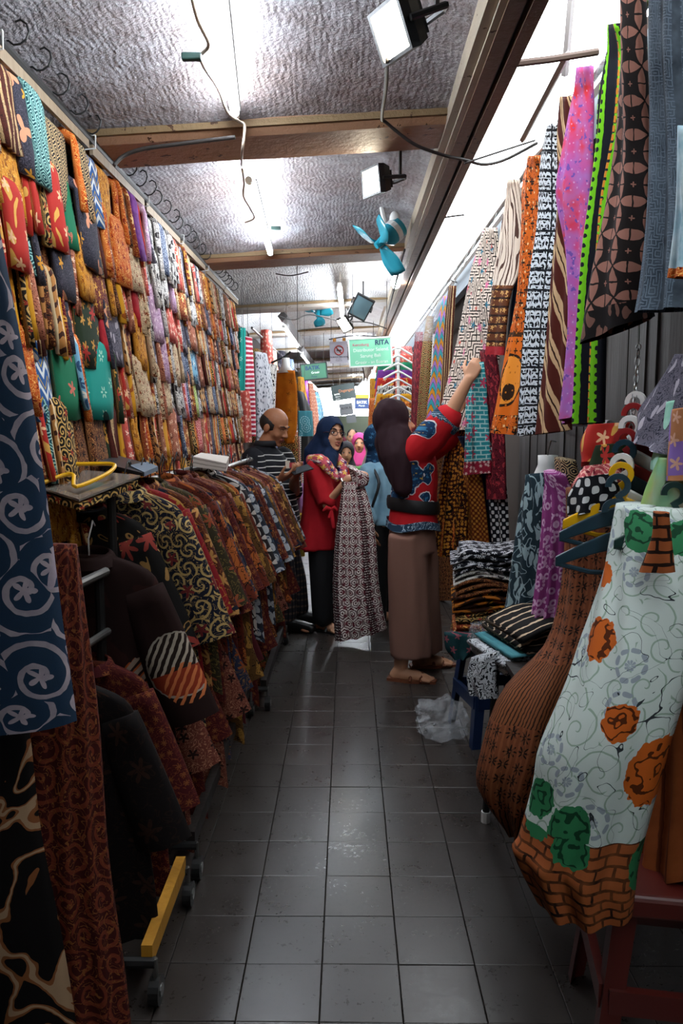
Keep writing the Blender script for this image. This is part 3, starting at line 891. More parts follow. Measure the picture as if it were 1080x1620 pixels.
M_BROWNPATCH = fabric('shirt_darkbrown', '#1f100e', [('blotch', '#2a1512', 8, dict()),
    ('spots', '#8c7a6a', 1, dict(at=[(.80, .36, .085), (.90, .55, .06), (.68, .62, .07), (.96, .70, .06), (.06, .22, .06)], wob=.02)),
    ('stripes', '#9c4a22', 30, dict(ax='d', slope=1.0, duty=.5, within=('spots', 1, dict(at=[(.80, .36, .085), (.90, .55, .06), (.68, .62, .07), (.96, .70, .06), (.06, .22, .06)], wob=.02)))),
    ('stripes', '#241614', 30, dict(ax='d', slope=1.0, duty=.28, within=('spots', 1, dict(at=[(.80, .36, .085), (.90, .55, .06), (.68, .62, .07), (.96, .70, .06), (.06, .22, .06)], wob=.02))))], seedoff=False)
_sp = ('spots', 1, dict(at=[(.235, .22, .085)], wob=.012))
M_BROWNSLEEVE = fabric('shirt_darkbrown_sleeve', '#1f100e', [('spots', '#8c8478', 1, dict(at=[(.235, .22, .090)], wob=.012)), ('spots', '#221814', 1, _sp[2]),
    ('stripes', '#a09484', 42, dict(ax='d', slope=-.8, duty=.45, wob=.3, within=_sp)),
    ('band', '#7c2c18', 1, dict(lo=.235, hi=.4, within=_sp)), ('stripes', '#b8683c', 42, dict(ax='d', slope=-.8, duty=.42, wob=.3, within=('spots', 1, dict(at=[(.235, .275, .055)], wob=.01))))], seedoff=False)
seq = ['navygold', 'redfloral', 'brownfloral', 'greenbrown', 'darkred', 'orangeflame', 'bluebrown', 'brownfloral', 'darkred', 'orangeflame', 'rosebrown', 'goldbrown', 'darkred', 'orangeflame', 'ovalwhite', 'orovalwhite2', 'rosebrown', 'brownfloral', 'darkred', 'rosebrown', 'orovalwhite2', 'goldbrown', 'bluebrown', 'rosebrown', 'orangeflame', 'darkred', 'brownfloral', 'rosebrown', 'goldbrown', 'darkred', 'orovalwhite2', 'rosebrown']
rng = random.Random(9)
N_S = len(seq)
for i, k in enumerate(seq):
    t = i / (N_S - 1)
    y = 2.50 + 2.45 * t
    x = -.72 + .10 * t + rng.uniform(-.015, .015)
    z = 1.275 - .10 * t ** 2 + rng.uniform(-.012, .012)
    shirt((x, y, z), rng.uniform(-.12, .12) - .12, SH[k][0], '%s, %s along the left rack from the near end' % (SH[k][1], ordinal(i)), 'shirts on the left rack', rng.uniform(.98, 1.06))
shirt((-.775, 2.30, 1.10), -.1, M_BROWNPATCH, 'dark brown shirt with striped round patches at the front of the left rack', None, 1.10, hangmat=M_WHITEP, slmat=M_BROWNSLEEVE)
shirt((-.82, 2.42, 1.22), -.05, fabric('shirt_blackfloral', '#12100f', [('vine', '#8c6a3c', 10, dict(k=9, t=.2)), ('flower', '#7c3028', 6, dict(R=.3, n=7))]), 'black shirt with tan vines just behind the dark brown one', None, 1.0)
# lower tier of darker clothes
LOW = ['night', 'darkred', 'rosebrown', 'darkred', 'rosebrown', 'bluebrown', 'goldbrown', 'maroonplain', 'darkred', 'brownfloral', 'greenbrown', 'rosebrown', 'orangeflame', 'darkred']
for i, k in enumerate(LOW):
    y = 1.95 + i * .225
    shirt((-.73 + .09 * i / 14 + rng.uniform(-.02, .02), y, .80 + rng.uniform(-.02, .02)), rng.uniform(-.15, .15) - .1, SH[k][0], '%s, low on the left rack, %s from the front' % (SH[k][1], ORD[i]), 'lower tier of the left rack', .92)
# two rolling racks
def rack(y0, y1, x, zt, lab):
    root = empty('clothes_rack', (x, y0, 0), lab, 'rack', 'rolling racks on the left')
    MB().tube([(x - .02, y0, zt), (x + .02, y1, zt)], .013, 10).build('hanging_rod', M_STEEL, root)
    MB().tube([(x - .02, y0, .845), (x + .02, y1, .845)], .011, 10).build('hanging_rod', M_STEEL, root)
    for yy in (y0, y1):
        MB().tube([(x, yy, .10), (x, yy, zt)], .014, 10).build('upright', M_BLACK, root)
        MB().tube([(x - .30, yy, .11), (x + .235, yy, .11)], .014, 8).build('foot_bar', M_BLACK, root)
        for dx in (-.28, .235):
            wroot = MB(); wroot.tube([(x + dx - .013, yy, .036), (x + dx + .013, yy, .036)], .036, 16)
            w_ = wroot.build('caster', M_BLACK, root)
            MB().tube([(x + dx + .0132, yy, .036), (x + dx + .016, yy, .036)], .016, 12).build('hub', M_STEEL, w_)
            MB().tube([(x + dx, yy, .03), (x + dx, yy, .12)], .007, 6).build('caster_stem', M_STEEL, root)
    MB().box((x + .215, (y0 + y1) / 2, .13), (.028, y1 - y0, .05)).build('side_plank', M_PLANK if y0 < 2 else M_DARKWOOD, root)
    return root
rack(1.80, 2.20, -.715, 1.02, 'nearest rolling rack with a yellow plank under the left clothes')
rack(2.34, 3.72, -.715, 1.235, 'middle rolling clothes rack on the left')
rack(3.80, 4.98, -.64, 1.205, 'farthest rolling clothes rack on the left')

# foreground left: blue tunic and two dark cloths
M_BLUEFLOWER = fabric('tunic_blue', '#1f3145', [('scroll', '#a0949a', 11, dict(k=15, t=.70, n=1, jit=.85)), ('flower', '#a89aa0', 11, dict(R=.24, n=5, jit=.85)), ('leaf', '#a89aa4', 7, dict(R=.10)), ('soft', '#1c3350', 30, dict(op=.3))], seedoff=True)
bt_ = garment('blue_tunic', [(330, -330, 345, -4), (480, -350, 480, 22), (640, -360, 640, 52), (800, -365, 800, 76), (980, -370, 980, 99), (1080, -370, 1080, 114), (1190, -365, 1140, 122)], 1.22, 1.34, M_BLUEFLOWER, .10, 2.5, .012, seed=4, label='blue tunic with white flowers and scrolls at the left edge of the picture', cat='tunic')
_a, _b = W(-325, 336, 1.22), W(-6, 349, 1.34); _m = (_a + _b) / 2
MB().tube([_a, _m + Vector((0, 0, .05)), _b], .007, 8).build('hanger', M_BLACK, bt_)
MB().tube([_m + Vector((0, 0, .05)), Vector((_m.x, _m.y, 2.32)), Vector((-.905, 1.34, 2.43))], .003, 6).build('hanger_wire', M_STEEL, bt_)
M_FLAME = fabric('cloth_blackflame', '#0d0a0a', [('vine', '#7a4a2a', 5.5, dict(k=12, t=.42)), ('vine', '#9c8064', 5.5, dict(k=12, t=.2))])
garment('black_skirt', [(1010, -300, 1010, 30), (1150, -310, 1180, 50), (1320, -320, 1320, 66), (1480, -330, 1480, 98), (1650, -340, 1650, 125), (1800, -345, 1800, 140)], 1.38, 1.45, M_FLAME, .08, 3, .012, seed=8, label='black cloth with cream flame pattern hanging below the blue tunic', cat='cloth')
M_MAROONB = fabric('cloth_maroonbatik', '#3a1210', [('scroll', '#6c3020', 12, dict(k=20, t=.4)), ('vine', '#7c4a26', 34, dict(k=14, t=.22))])
garment('maroon_skirt', [(860, 60, 860, 118), (1000, 48, 1000, 140), (1150, 40, 1150, 158), (1350, 40, 1350, 172), (1520, 45, 1520, 196), (1660, 50, 1660, 212)], 1.62, 1.72, M_MAROONB, .07, 3.5, .014, seed=15, label='maroon scroll batik cloth hanging behind the black flame cloth', cat='cloth')

# ------------------------------------------------------------------ ceiling fixtures
def tube_lamp(p0, p1, label, housing=True, rad=.014):
    p0, p1 = Vector(p0), Vector(p1)
    root = empty('fluorescent_lamp', p0, label, 'lamp', 'fluorescent tubes')
    d = (p1 - p0).normalized()
    MB().tube([p0, p1], rad, 12).build('tube', M_TUBE, root, smooth=True)
    for q, s in ((p0, -1), (p1, 1)):
        MB().tube([q, q + d * s * .03], rad * 1.1, 10).build('end_cap', M_WHITEP, root)
    for q in (p0.lerp(p1, .15), p0.lerp(p1, .85)):
        MB().tube([q, Vector((q.x, q.y, max(q.z + .03, zb(q.x) + .165)))], .003, 5).build('suspension', M_WIREW, root)
    if not housing:
        sd_ = d.cross(Vector((0, 0, 1))).normalized() * .03
        MB().tube([p0 + sd_ + Vector((0, 0, .01)), p1 + sd_ * .6 + Vector((0, 0, .01))], .004, 6).build('support_rod', M_WIRE, root)
    if housing:
        up = Vector((0, 0, .035))
        side = d.cross(Vector((0, 0, 1))).normalized() * .02
        b = MB()
        rg = []
        for q in (p0 - d * .03, p1 + d * .03):
            rg.append([q + up - side, q + up + side, q + up + side * .7 + Vector((0, 0, .03)), q + up - side * .7 + Vector((0, 0, .03))])
        b.loft(rg); b.build('housing', M_WHITEP, root)
    return root
tube_lamp(W(322, -150, 1.75), W(371, 178, 2.78), 'nearest fluorescent tube at the top of the picture', False)
tube_lamp(W(394, 288, 3.55), W(427, 400, 4.85), 'second fluorescent tube, behind the flaking beam', False)
tube_lamp(W(537, 462, 6.3), W(541, 500, 7.2), 'bright tube left of the hanging floodlight panel')
tube_lamp(W(449, 517, 7.9), W(470, 548, 9.3), 'tube on a dark batten above the orange dress')
tube_lamp(W(476, 560, 10.6), W(488, 575, 11.8), 'tube above the green signboard')
tube_lamp(W(489, 607, 15.0), W(501, 618, 17.0), 'small distant tube beyond the green signboard')
tube_lamp(W(567, 618, 10.8), W(577, 607, 9.8), 'slanting tube beside the dark signboard')
tube_lamp(W(534, 640, 17.0), W(538, 652, 20.0), 'farthest tube down the aisle')
for k_, y_ in enumerate((10.4, 14.6, 18.8)):  # extra tubes, not in view, added to brighten the far end
    tube_lamp((.12, y_, zb(.12) + .06), (.12, y_ + 1.2, zb(.12) + .06), 'unseen tube added near the right moulding to brighten the far ceiling, %s of three' % ('first', 'second', 'third')[k_], False)
# dark battens behind two of the far lamps
for a, b_, lab in ((W(447, 510, 7.7), W(476, 551, 9.3), 'dark batten carrying the tube above the orange dress'), (W(474, 556, 10.4), W(493, 580, 12.0), 'dark batten carrying the tube above the green signboard')):
    o = MB().tube([a + Vector((0, 0, .06)), b_ + Vector((0, 0, .06))], .05, 4).build('lamp_batten', plain('batten_grey', '#6a6664', .7)); tag(o, lab, 'batten')
def to_ceiling(root, p, nm='suspension', r=.003, mat=None):
    p = Vector(p)
    MB().tube([p, Vector((p.x, p.y, max(p.z + .03, zb(min(p.x, .33)) + .165)))], r, 6).build(nm, mat or M_WIRE, root)
# bare bulb with glare by the right moulding
bl = empty('light_bulb', W(626, 442, 6.0), 'bare white bulb beside the right moulding', 'bulb')
MB().ellipsoid(W(626, 447, 6.0), (.035, .035, .045)).build('globe', M_BULB, bl, smooth=True)
MB().tube([W(626, 437, 6.0), W(626, 425, 6.0)], .016, 10).build('socket', M_WHITEP, bl)
MB().tube([W(626, 425, 6.0), W(626, 425, 6.0) + Vector((-.02, 0, .1))], .003, 6).build('flex', M_WIRE, bl)
b2 = empty('light_bulb', W(590, 598, 9.0), 'bare white bulb above the dark blue poster', 'bulb')
MB().ellipsoid(W(590, 600, 9.0), (.05, .05, .06)).build('globe', M_BULB, b2, smooth=True)
MB().tube([W(590, 593, 9.0), W(590, 585, 9.0)], .018, 10).build('socket', M_WHITEP, b2)
to_ceiling(b2, W(590, 585, 9.0), 'flex')

def floodlight(c, normal, up, w, h, label, lit=True, yellow=False):
    """flat LED floodlight; w across, h along up"""
    c = Vector(c); nn = Vector(normal).normalized(); u_ = Vector(up); u_ = (u_ - nn * u_.dot(nn)).normalized(); s_ = u_.cross(nn)
    M = Matrix((s_, u_, nn)).transposed()
    root = empty('floodlight', c, label, 'floodlight', 'floodlights on the ceiling')
    fr = MB()
    hw, hh = w / 2, h / 2
    rg = []
    for (k, dz) in ((.80, -.045), (1.0, -.012), (1.0, .012), (.86, .012), (.86, .004)):
        rg.append([M @ Vector((x * hw * k, y * hh * k, dz)) + c for x, y in ((-1, -1), (1, -1), (1, 1), (-1, 1))])
    fr.loft(rg, True, True, False); fr.build('housing', M_BLACK, root)
    MB().box(M @ Vector((0, 0, .006)) + c, (w * .855, h * .855, .006), M).build('lens', M_FLOOD if lit else plain('dark_lens', '#3c4c50', .2), root)
    for k in range(-3, 4):
        MB().box(M @ Vector((k * w * .1, 0, -.05)) + c, (.005, h * .6, .022), M).build('cooling_fin', M_BLACK, root)
    br = MB()
    pts = [Vector((-hw - .008, 0, 0)), Vector((-hw - .008, 0, -.10)), Vector((-hw * .5, 0, -.125)), Vector((hw * .5, 0, -.125)), Vector((hw + .008, 0, -.10)), Vector((hw + .008, 0, 0))]
    br.tube([M @ p + c for p in pts], .008, 6); br.build('bracket', M_BLACK, root)
    to_ceiling(root, M @ Vector((0, 0, -.125)) + c, 'mount_rod', .007)
    return root
floodlight(W(622, 48, 2.0), (-.86, -.30, -.42), (-.2, -.2, .9), .165, .12, 'large lit floodlight hanging at the top of the picture')
floodlight(W(590, 287, 3.35), (-.90, -.38, -.15), (0, -.1, 1), .17, .11, 'lit floodlight hanging below the flaking beam')
floodlight(W(571, 486, 6.6), (-.15, -.85, -.5), (.45, -.2, .85), .16, .2, 'unlit floodlight panel in the middle of the ceiling', lit=False)
floodlight(W(545, 513, 7.4), (-.25, -.75, -.55), (-.35, 0, .9), .11, .15, 'small lit floodlight under the bright middle tube')

def fan(c, normal, label, r=.2):
    c = Vector(c); nn = Vector(normal).normalized()
    rot = nn.to_track_quat('Z', 'Y').to_matrix()
    root = empty('ceiling_fan', c, label, 'fan', 'teal ceiling fans')
    L_ = lambda x, y, z: rot @ Vector((x, y, z)) + c
    mt = MB(); mt.tube([L_(0, 0, -.16), L_(0, 0, -.15), L_(0, 0, -.06), L_(0, 0, -.03)], [.03, .055, .06, .03], 16); mt.build('motor', M_TEALP, root, smooth=True)
    MB().tube([L_(0, 0, -.12), L_(0, 0, -.09)], .0615, 16).build('motor_band', M_WHITEP, root)
    MB().tube([L_(0, 0, -.03), L_(0, 0, .03)], [.028, .018], 12).build('hub', M_TEALP, root)
    for k in range(3):
        a = 2 * math.pi * k / 3 + .4
        vs = []; fs = []
        n = 6
        for i in range(n + 1):
            t = i / n; rr = .025 + (r - .025) * t
            for j in range(4):
                s = j / 3 - .5
                ang = a + s * (.55 + .5 * math.sin(math.pi * min(1, t * 1.05)))
                vs.append(L_(rr * math.cos(ang), rr * math.sin(ang), -.03 * s * 1.2))
        for i in range(n):
            for j in range(3): fs.append((i * 4 + j, i * 4 + j + 1, (i + 1) * 4 + j + 1, (i + 1) * 4 + j))
        o = MB().add(vs, fs).build('blade', plain('fan_blade', '#2b93a6', .25, spec=.5), root, smooth=True)
        sm = o.modifiers.new('s', 'SOLIDIFY'); sm.thickness = .004
    arm = MB(); arm.tube([L_(0, 0, -.12), c + Vector((.03, .04, .10)), c + Vector((.01, .06, .20))], .014, 8); arm.build('stem', M_WHITEP, root)
    MB().ellipsoid(L_(0, 0, -.11) + Vector((0, 0, .06)), (.03, .03, .045)).build('swivel', M_WHITEP, root, smooth=True)
    return root
fan(W(601, 384, 4.4), (-.72, -.25, -.62), 'teal fan blowing to the left beside the right moulding')
fan(W(503, 497, 7.4), (-.15, -.55, -.75), 'smaller distant teal fan above the aisle', .16)

def wire(pts, r, mat, label, sag=0.0):
    P = [Vector(p) for p in pts]
    C = [Vector(p) for p in catmull(P, max(8, len(P) * 6))]
    o = MB().tube(C, r, 6).build('electric_wire', mat, None, smooth=True)
    set_origin(o, C[0]); tag(o, label, 'wire'); return o
wire([W(180, 262, 2.78), W(195, 247, 2.8), W(225, 236, 2.8), W(275, 229, 2.8), W(330, 222, 2.8), W(372, 217, 2.8)], .007, M_WIRE, 'dark cable along the front of the flaking beam')
wire([W(300, -20, 2.0), W(312, 30, 2.1), W(330, 70, 2.25), W(318, 88, 2.3), W(322, 105, 2.35), W(345, 140, 2.6), W(360, 178, 2.72), W(378, 192, 2.8), W(387, 200, 2.82), W(383, 240, 2.84), W(382, 262, 3.15)], .005, M_WIREW, 'pale looping flex beside the nearest tube')
wire([W(383, 268, 3.3), W(386, 290, 3.5), W(385, 310, 3.6), W(396, 330, 3.8), W(402, 345, 4.0), W(388, 352, 4.1)], .005, M_WIREW, 'pale flex dangling beside the second tube')
wire([W(612, 95, 2.05), W(610, 140, 2.4), W(604, 185, 2.75), W(612, 195, 2.8), W(655, 228, 2.85), W(700, 245, 2.9), W(735, 253, 3.0), W(765, 260, 3.1), W(800, 252, 3.2), W(850, 226, 3.2)], .006, M_WIRE, 'dark cable from the top floodlight across to the right')
wire([W(735, 258, 3.0), W(790, 240, 3.1), W(846, 222, 3.2)], .004, M_WIRE, 'thin upper wire crossing the bright gap')
wire([W(698, 345, 4.2), W(716, 342, 4.2), W(734, 340, 4.2)], .005, M_WIRE, 'short dark wire crossing the bright gap lower down')
wire([W(640, 395, 4.5), W(620, 470, 5.6), W(604, 530, 8.0)], .006, M_WIRE, 'long cable down the right moulding')
wire([W(440, 500, 6.9), W(465, 506, 7.0), W(490, 498, 7.1), W(540, 508, 7.2), W(580, 510, 7.2), W(612, 520, 7.2)], .005, M_WIRE, 'dark wire sagging across the ceiling above the signs')
wire([W(520, 537, 7.6), W(560, 531, 7.6), W(600, 533, 7.6)], .005, M_WIRE, 'wire from which the green sign hangs')
wire([W(572, 540, 6.52), W(573, 575, 6.53), W(576, 600, 6.6), W(568, 620, 6.7)], .005, M_WIRE, 'loose wire end below the green sign')
wire([W(436, 433, 5.6), W(460, 436, 5.6), W(488, 430, 5.6)], .004, M_WIRE, 'short wire sagging behind the second beam')
for px, py, d, lab in ((436, 361, 4.5, 'small green clip on the ceiling right of the second tube'), (303, 90, 2.28, 'dark clip where the pale flex loops')):
    o = MB().box(W(px, py, d), (.055, .02, .02)).build('cable_clip', plain('clip_green', '#17302a', .5)); set_origin(o, W(px, py, d)); bevel(o, .004); tag(o, lab, 'clip')

# gap above the right rail: pole, battens, clear plastic
o = MB().tube([W(795, 103, 2.45), W(870, 94, 2.47), W(945, 82, 2.5)], .011, 8).build('roof_pole', plain('rusty_pole', '#5c4a42', .7)); set_origin(o, W(795, 103, 2.45)); tag(o, 'thin rusty pole crossing the bright gap at upper right', 'pole')
for a, b_, lab in ((W(905, -20, 2.6), W(893, 120, 2.75), 'short grey lath above the rusty pole'), (W(898, 85, 2.6), W(826, 222, 3.3), 'slanting grey lath below the rusty pole')):
    o = MB().tube([a, b_], .012, 4).build('roof_lath', plain('lath_grey', '#8c8886', .8)); set_origin(o, a); tag(o, lab, 'lath')
def mat_plastic():
    t = NT('clear_plastic')
    tc = t.n('ShaderNodeTexCoord')
    nz = t.noise(tc.outputs['Object'], 22.0, 3.0)
    g = t.n('ShaderNodeBsdfPrincipled'); g.inputs['Base Color'].default_value = (.8, .84, .88, 1); g.inputs['Roughness'].default_value = .12
    bp = t.n('ShaderNodeBump'); bp.inputs['Distance'].default_value = .02; t.put(bp.inputs['Height'], nz); t.t.links.new(bp.outputs[0], g.inputs['Normal'])
    tr = t.n('ShaderNodeBsdfTransparent'); mx = t.n('ShaderNodeMixShader')
    t.put(mx.inputs[0], t.m('MULTIPLY_ADD', nz, .32, .02)); t.t.links.new(tr.outputs[0], mx.inputs[1]); t.t.links.new(g.outputs[0], mx.inputs[2])
    t.t.links.new(mx.outputs[0], t.out.inputs[0])
    return t.mat
M_PLASTIC = mat_plastic()
garment('plastic_sheet', [(-40, 925, -40, 1010), (30, 925, 30, 990), (90, 930, 90, 965), (130, 930, 130, 950)], 2.75, 2.5, M_PLASTIC, .06, 5, .02, label='crumpled clear plastic sheet under the roof at upper right', cat='plastic sheet', nz=.9)
garment('plastic_bag', [(470, 652, 470, 672), (490, 652, 490, 690), (515, 660, 515, 686), (540, 664, 540, 680)], 5.6, 5.4, M_PLASTIC, .12, 3, .02, label='clear plastic bag hanging in the bright gap', cat='plastic bag', nz=.9)

# ------------------------------------------------------------------ signs
def text_obj(s, size, mat, parent, loc, rot, bold=False, align='CENTER', squash=1.0):
    cu = bpy.data.curves.new('lettering', 'FONT'); cu.body = s; cu.size = size; cu.align_x = align; cu.align_y = 'CENTER'; cu.extrude = .0006
    if bold: cu.offset = size * .03
    o = bpy.data.objects.new('lettering', cu); link(o)
    o.location = loc; o.rotation_euler = rot; o.scale = (squash, 1, 1)
    dg = bpy.context.evaluated_depsgraph_get(); dg.update()
    me = bpy.data.meshes.new_from_object(o.evaluated_get(dg))
    me.name = 'lettering'; me.materials.clear(); me.materials.append(mat)
    o2 = bpy.data.objects.new('lettering', me); link(o2)
    o2.location = loc; o2.rotation_euler = rot; o2.scale = (squash, 1, 1)
    bpy.data.objects.remove(o); bpy.data.curves.remove(cu)
    if parent is not None: part(o2, parent)
    return o2
def sign(tl, tr, br, d, mat, frame, label, lines=(), thick=.012, ry=0.0):
    """board from its pixel corners at distance d"""
    A, B, C = W(*tl, d), W(*tr, d), W(*br, d)
    w = (B - A).length; h = (C - B).length
    ctr = (A + C) / 2
    roll = math.atan2((B - A).z, (B - A).x)
    root = empty('sign_board', ctr, label, 'sign')
    rot = Matrix.Rotation(-roll, 3, 'Y')
    MB().box(ctr, (w, thick, h), rot).build('board', mat, root)
    if frame is not None:
        fw = .012
        for (cx, cz, sx, sz) in ((0, h / 2, w + fw, fw), (0, -h / 2, w + fw, fw), (-w / 2, 0, fw, h), (w / 2, 0, fw, h)):
            MB().box(ctr + rot @ Vector((cx, 0, cz)), (sx, thick * 1.8, sz), rot).build('frame', frame, root)
    for (s, u, v, size, mt, bold) in lines:
        p = ctr + rot @ Vector((u * w, -thick / 2 - .001, v * h))
        text_obj(s, size * h, mt, root, p, (R(90), -roll, 0), bold)
    for sx in (-.4, .4):
        p = ctr + rot @ Vector((sx * w, 0, h / 2))
        MB().tube([p, Vector((p.x, p.y, max(p.z + .05, zb(min(p.x, .33)) + .165)))], .0025, 5).build('hanging_cord', M_WIRE, root)
    return root
T_PINK = plain('paint_pink', '#c8386c', .6); T_NAVY = plain('paint_navy', '#1c3a5c', .6); T_WHITE = plain('paint_white', '#e4ece6', .6); T_BLACK = plain('paint_black', '#26282a', .6); T_RED = plain('paint_red', '#b03020', .6)
M_MINT = plain('sign_mint', '#7cc8a4', .5)
sign((551, 537), (618, 533), (620, 577), 6.5, M_MINT, T_WHITE, 'mint green hanging sign with white lettering and RITA in navy', [('Kerudung', -.22, .28, .15, T_PINK, False), ('RITA', .28, .32, .24, T_NAVY, True), ('Distributor Selend.', .02, .08, .17, T_WHITE, False), ('Sarung Bali', .0, -.13, .17, T_WHITE, False), ('Grosir - an Eceran', .02, -.36, .16, T_WHITE, False)])
ns = sign((521, 541), (549, 540), (550, 574), 7.6, plain('sign_grey', '#a9a6b0', .6), None, 'pale grey no-smoking sign left of the green sign', [('DILARANG MEROKOK', 0, -.22, .085, T_BLACK, True), ('DI AREA', 0, -.31, .07, T_BLACK, False), ('PASAR INI', 0, -.39, .07, T_BLACK, False)])
c_ = W(536, 554, 7.58)
rgp = [(c_ + Vector((.042 * math.cos(a), 0, .042 * math.sin(a)))) for a in [2 * math.pi * k / 20 for k in range(21)]]
MB().tube(rgp, .0045, 6, caps=False).build('ring', T_RED, ns)
MB().tube([c_ + Vector((-.028, 0, .028)), c_ + Vector((.028, 0, -.028))], .0045, 6).build('bar', T_RED, ns)
MB().box(c_, (.045, .006, .009)).build('cigarette', T_BLACK, ns)
MB().box(W(529, 538, 7.58), (.03, .006, .03)).build('badge', plain('badge_orange', '#c8842c', .6), ns); MB().box(W(544, 537, 7.58), (.03, .006, .03)).build('badge', plain('badge_orange', '#c8842c', .6), ns)
M_DKGREEN = plain('sign_dkgreen', '#3c6a54', .5)
sign((476, 577), (517, 573), (517, 598), 9.3, M_DKGREEN, T_BLACK, 'dark green signboard left of the aisle', [('BATIK', -.05, .22, .34, T_NAVY, True), ('Grosir', .05, -.08, .2, T_WHITE, False), ('Pasar', 0, -.33, .18, T_NAVY, False)])
sign((524, 611), (561, 605), (562, 629), 9.8, plain('sign_black', '#2f3e3e', .5), None, 'dark slate signboard with orange script hanging askew', [('Dagangan', .12, .08, .26, plain('paint_orange', '#b87a4c', .6), False), ('BATIK', -.28, -.1, .14, T_WHITE, True), ('Blok A', -.26, -.26, .12, T_WHITE, False), ('Lantai 1', -.26, -.4, .1, T_WHITE, False)])
sign((561, 627), (583, 627), (583, 647), 10.4, plain('sign_navy', '#243c6c', .5), None, 'navy poster with a yellow top beside the orange cloth', [('BATIK', 0, .02, .3, T_WHITE, True), ('Murah', 0, -.25, .2, T_WHITE, False)])
o = MB().box(W(573, 627, 10.38), (.17, .014, .05)).build('yellow_banner', plain('banner_yellow', '#c89a1c', .6)); set_origin(o, W(573, 627, 10.38)); tag(o, 'narrow yellow banner above the navy poster', 'banner')
sign((537, 640), (558, 637), (558, 655), 13.0, plain('sign_pale', '#a8acae', .6), None, 'pale grey far sign in the middle of the aisle', [('BLOK B', 0, .1, .25, T_BLACK, False)])
sign((548, 657), (563, 655), (563, 668), 15.5, plain('sign_pale2', '#8e9496', .6), None, 'small grey sign farthest down the aisle')

# ------------------------------------------------------------------ right side: rail of long hanging batiks
rr = empty('hanging_rail', (.80, 1.4, 2.56), 'long steel rail above the right-hand garments', 'rail')
MB().tube([(.80, 1.2, 2.565), (.80, 9.0, 2.565)], .013, 10).build('pipe', M_STEEL, rr)
for y in (1.6, 3.2, 4.8, 6.4, 8.0):
    MB().tube([(.80, y, 2.565), (.87, y, 2.54)], .008, 8).build('bracket', M_STEEL, rr)
GR = 'long batiks hanging on the right rail'
def loop(o, p):
    """wire hanger loop from a garment up to the rail"""
    p = Vector(p); q = Vector((.80, p.y, 2.565))
    MB().tube([p, p.lerp(q, .6), q + Vector((0, 0, .012)), q + Vector((.016, 0, 0))], .0025, 6).build('hanger_wire', M_STEEL, o)
M_KAWUNG = fabric('batik_kawung', '#17100f', [('kawung', '#8a5f52', 12.5, dict(r2=.46)), ('flower', '#8a5f52', 12.5, dict(R=.09, n=4, jit=0.0))], seedoff=False)
M_KAWUNG2 = fabric('batik_kawung_trim', '#120d0d', [('leaf', '#6a4a40', 40, dict(R=.3))])
M_CHAIN = fabric('batik_greenchain', '#15171f', [('stripes', '#6fbf1c', 11, dict(ax='u', duty=.34)), ('ringdot', '#15171f', 38, dict(R=.0, w=.26, jit=.1, within=('stripes', 11, dict(ax='u', duty=.34)))), ('stripes', '#c07a24', 11, dict(ax='u', duty=.12, wob=.05, within=('stripes', 40, dict(ax='v', duty=.7))))], seedoff=False)
M_TIEDYE = fabric('batik_tiedye', '#a8549c', [('soft', '#c8303c', 7, dict(detail=1.0)), ('soft', '#8c74bc', 22, dict(detail=1.0, op=.5)), ('blotch', '#6a4a9a', 40, dict(t=.62)), ('ringdot', '#c8a0cc', 34, dict(R=.0, w=.10, op=.6))])
M_DIAG = fabric('batik_brownstripe', '#4a1c14', [('stripes', '#c0a078', 12, dict(ax='d', slope=-.5, duty=.42, wob=.3)), ('stripes', '#2a100c', 12, dict(ax='d', slope=-.5, duty=.07))])
M_BWGEO = fabric('batik_bwgeo', '#12141a', [('chevron', '#cdd4da', 34, dict(amp=1.0, lo=.0, hi=.42)), ('maze', '#cdd4da', 60, dict(w=.16)), ('grid', '#12141a', 14, dict(w=.12))])
M_SUN = fabric('batik_orangesun', '#c05a12', [('vine', '#4a220c', 26, dict(k=14, t=.3)), ('flower', '#241408', 18, dict(R=.3, n=4)), ('flower', '#e0c08a', 24, dict(R=.16, n=5))])
M_SUNLOW = fabric('batik_orangesun_low', '#cc6414', [('band', '#3a2008', 1, dict(lo=.0, hi=.02)), ('flower', '#2a1808', 26, dict(R=.34, n=4, jit=0.0, within=('band', 1, dict(lo=.02, hi=.09)))), ('spots', '#2a1808', 1, dict(at=[(.13, .20, .112)], wob=.006)), ('spots', '#e08a2c', 1, dict(at=[(.13, .20, .10)], wob=.006)), ('spots', '#2a1808', 1, dict(at=[(.15, .25, .036)], wob=.01)), ('ringdot', '#b8681c', 30, dict(R=.0, w=.12))], seedoff=False)
M_WOODG = fabric('batik_woodgrain', '#cfbfae', [('wood', '#4a3028', 12, dict(duty=.28))])
M_WOODG2 = fabric('batik_brownband', '#5a3018', [('flower', '#c89a5c', 26, dict(R=.34, n=5)), ('stripes', '#2a140c', 26, dict(ax='v', duty=.25))])
M_MAZE = fabric('batik_maze', '#cbbcae', [('maze', '#17110f', 44, dict(w=.22)), ('flower', '#c8648c', 6, dict(R=.15, n=7)), ('flower', '#2c6a80', 7, dict(R=.14, n=5)), ('flower', '#c04c3c', 8, dict(R=.10, n=5))])
M_CHEV = fabric('batik_chevron', '#3fa6b0', [('chevron', '#d8902c', 9, dict(amp=1.2, lo=.0, hi=.3)), ('chevron', '#a87cc4', 9, dict(amp=1.2, lo=.33, hi=.62)), ('chevron', '#1c1c20', 9, dict(amp=1.2, lo=.30, hi=.34)), ('chevron', '#1c1c20', 9, dict(amp=1.2, lo=.62, hi=.66)), ('chevron', '#1c1c20', 9, dict(amp=1.2, lo=.96, hi=1.0))])
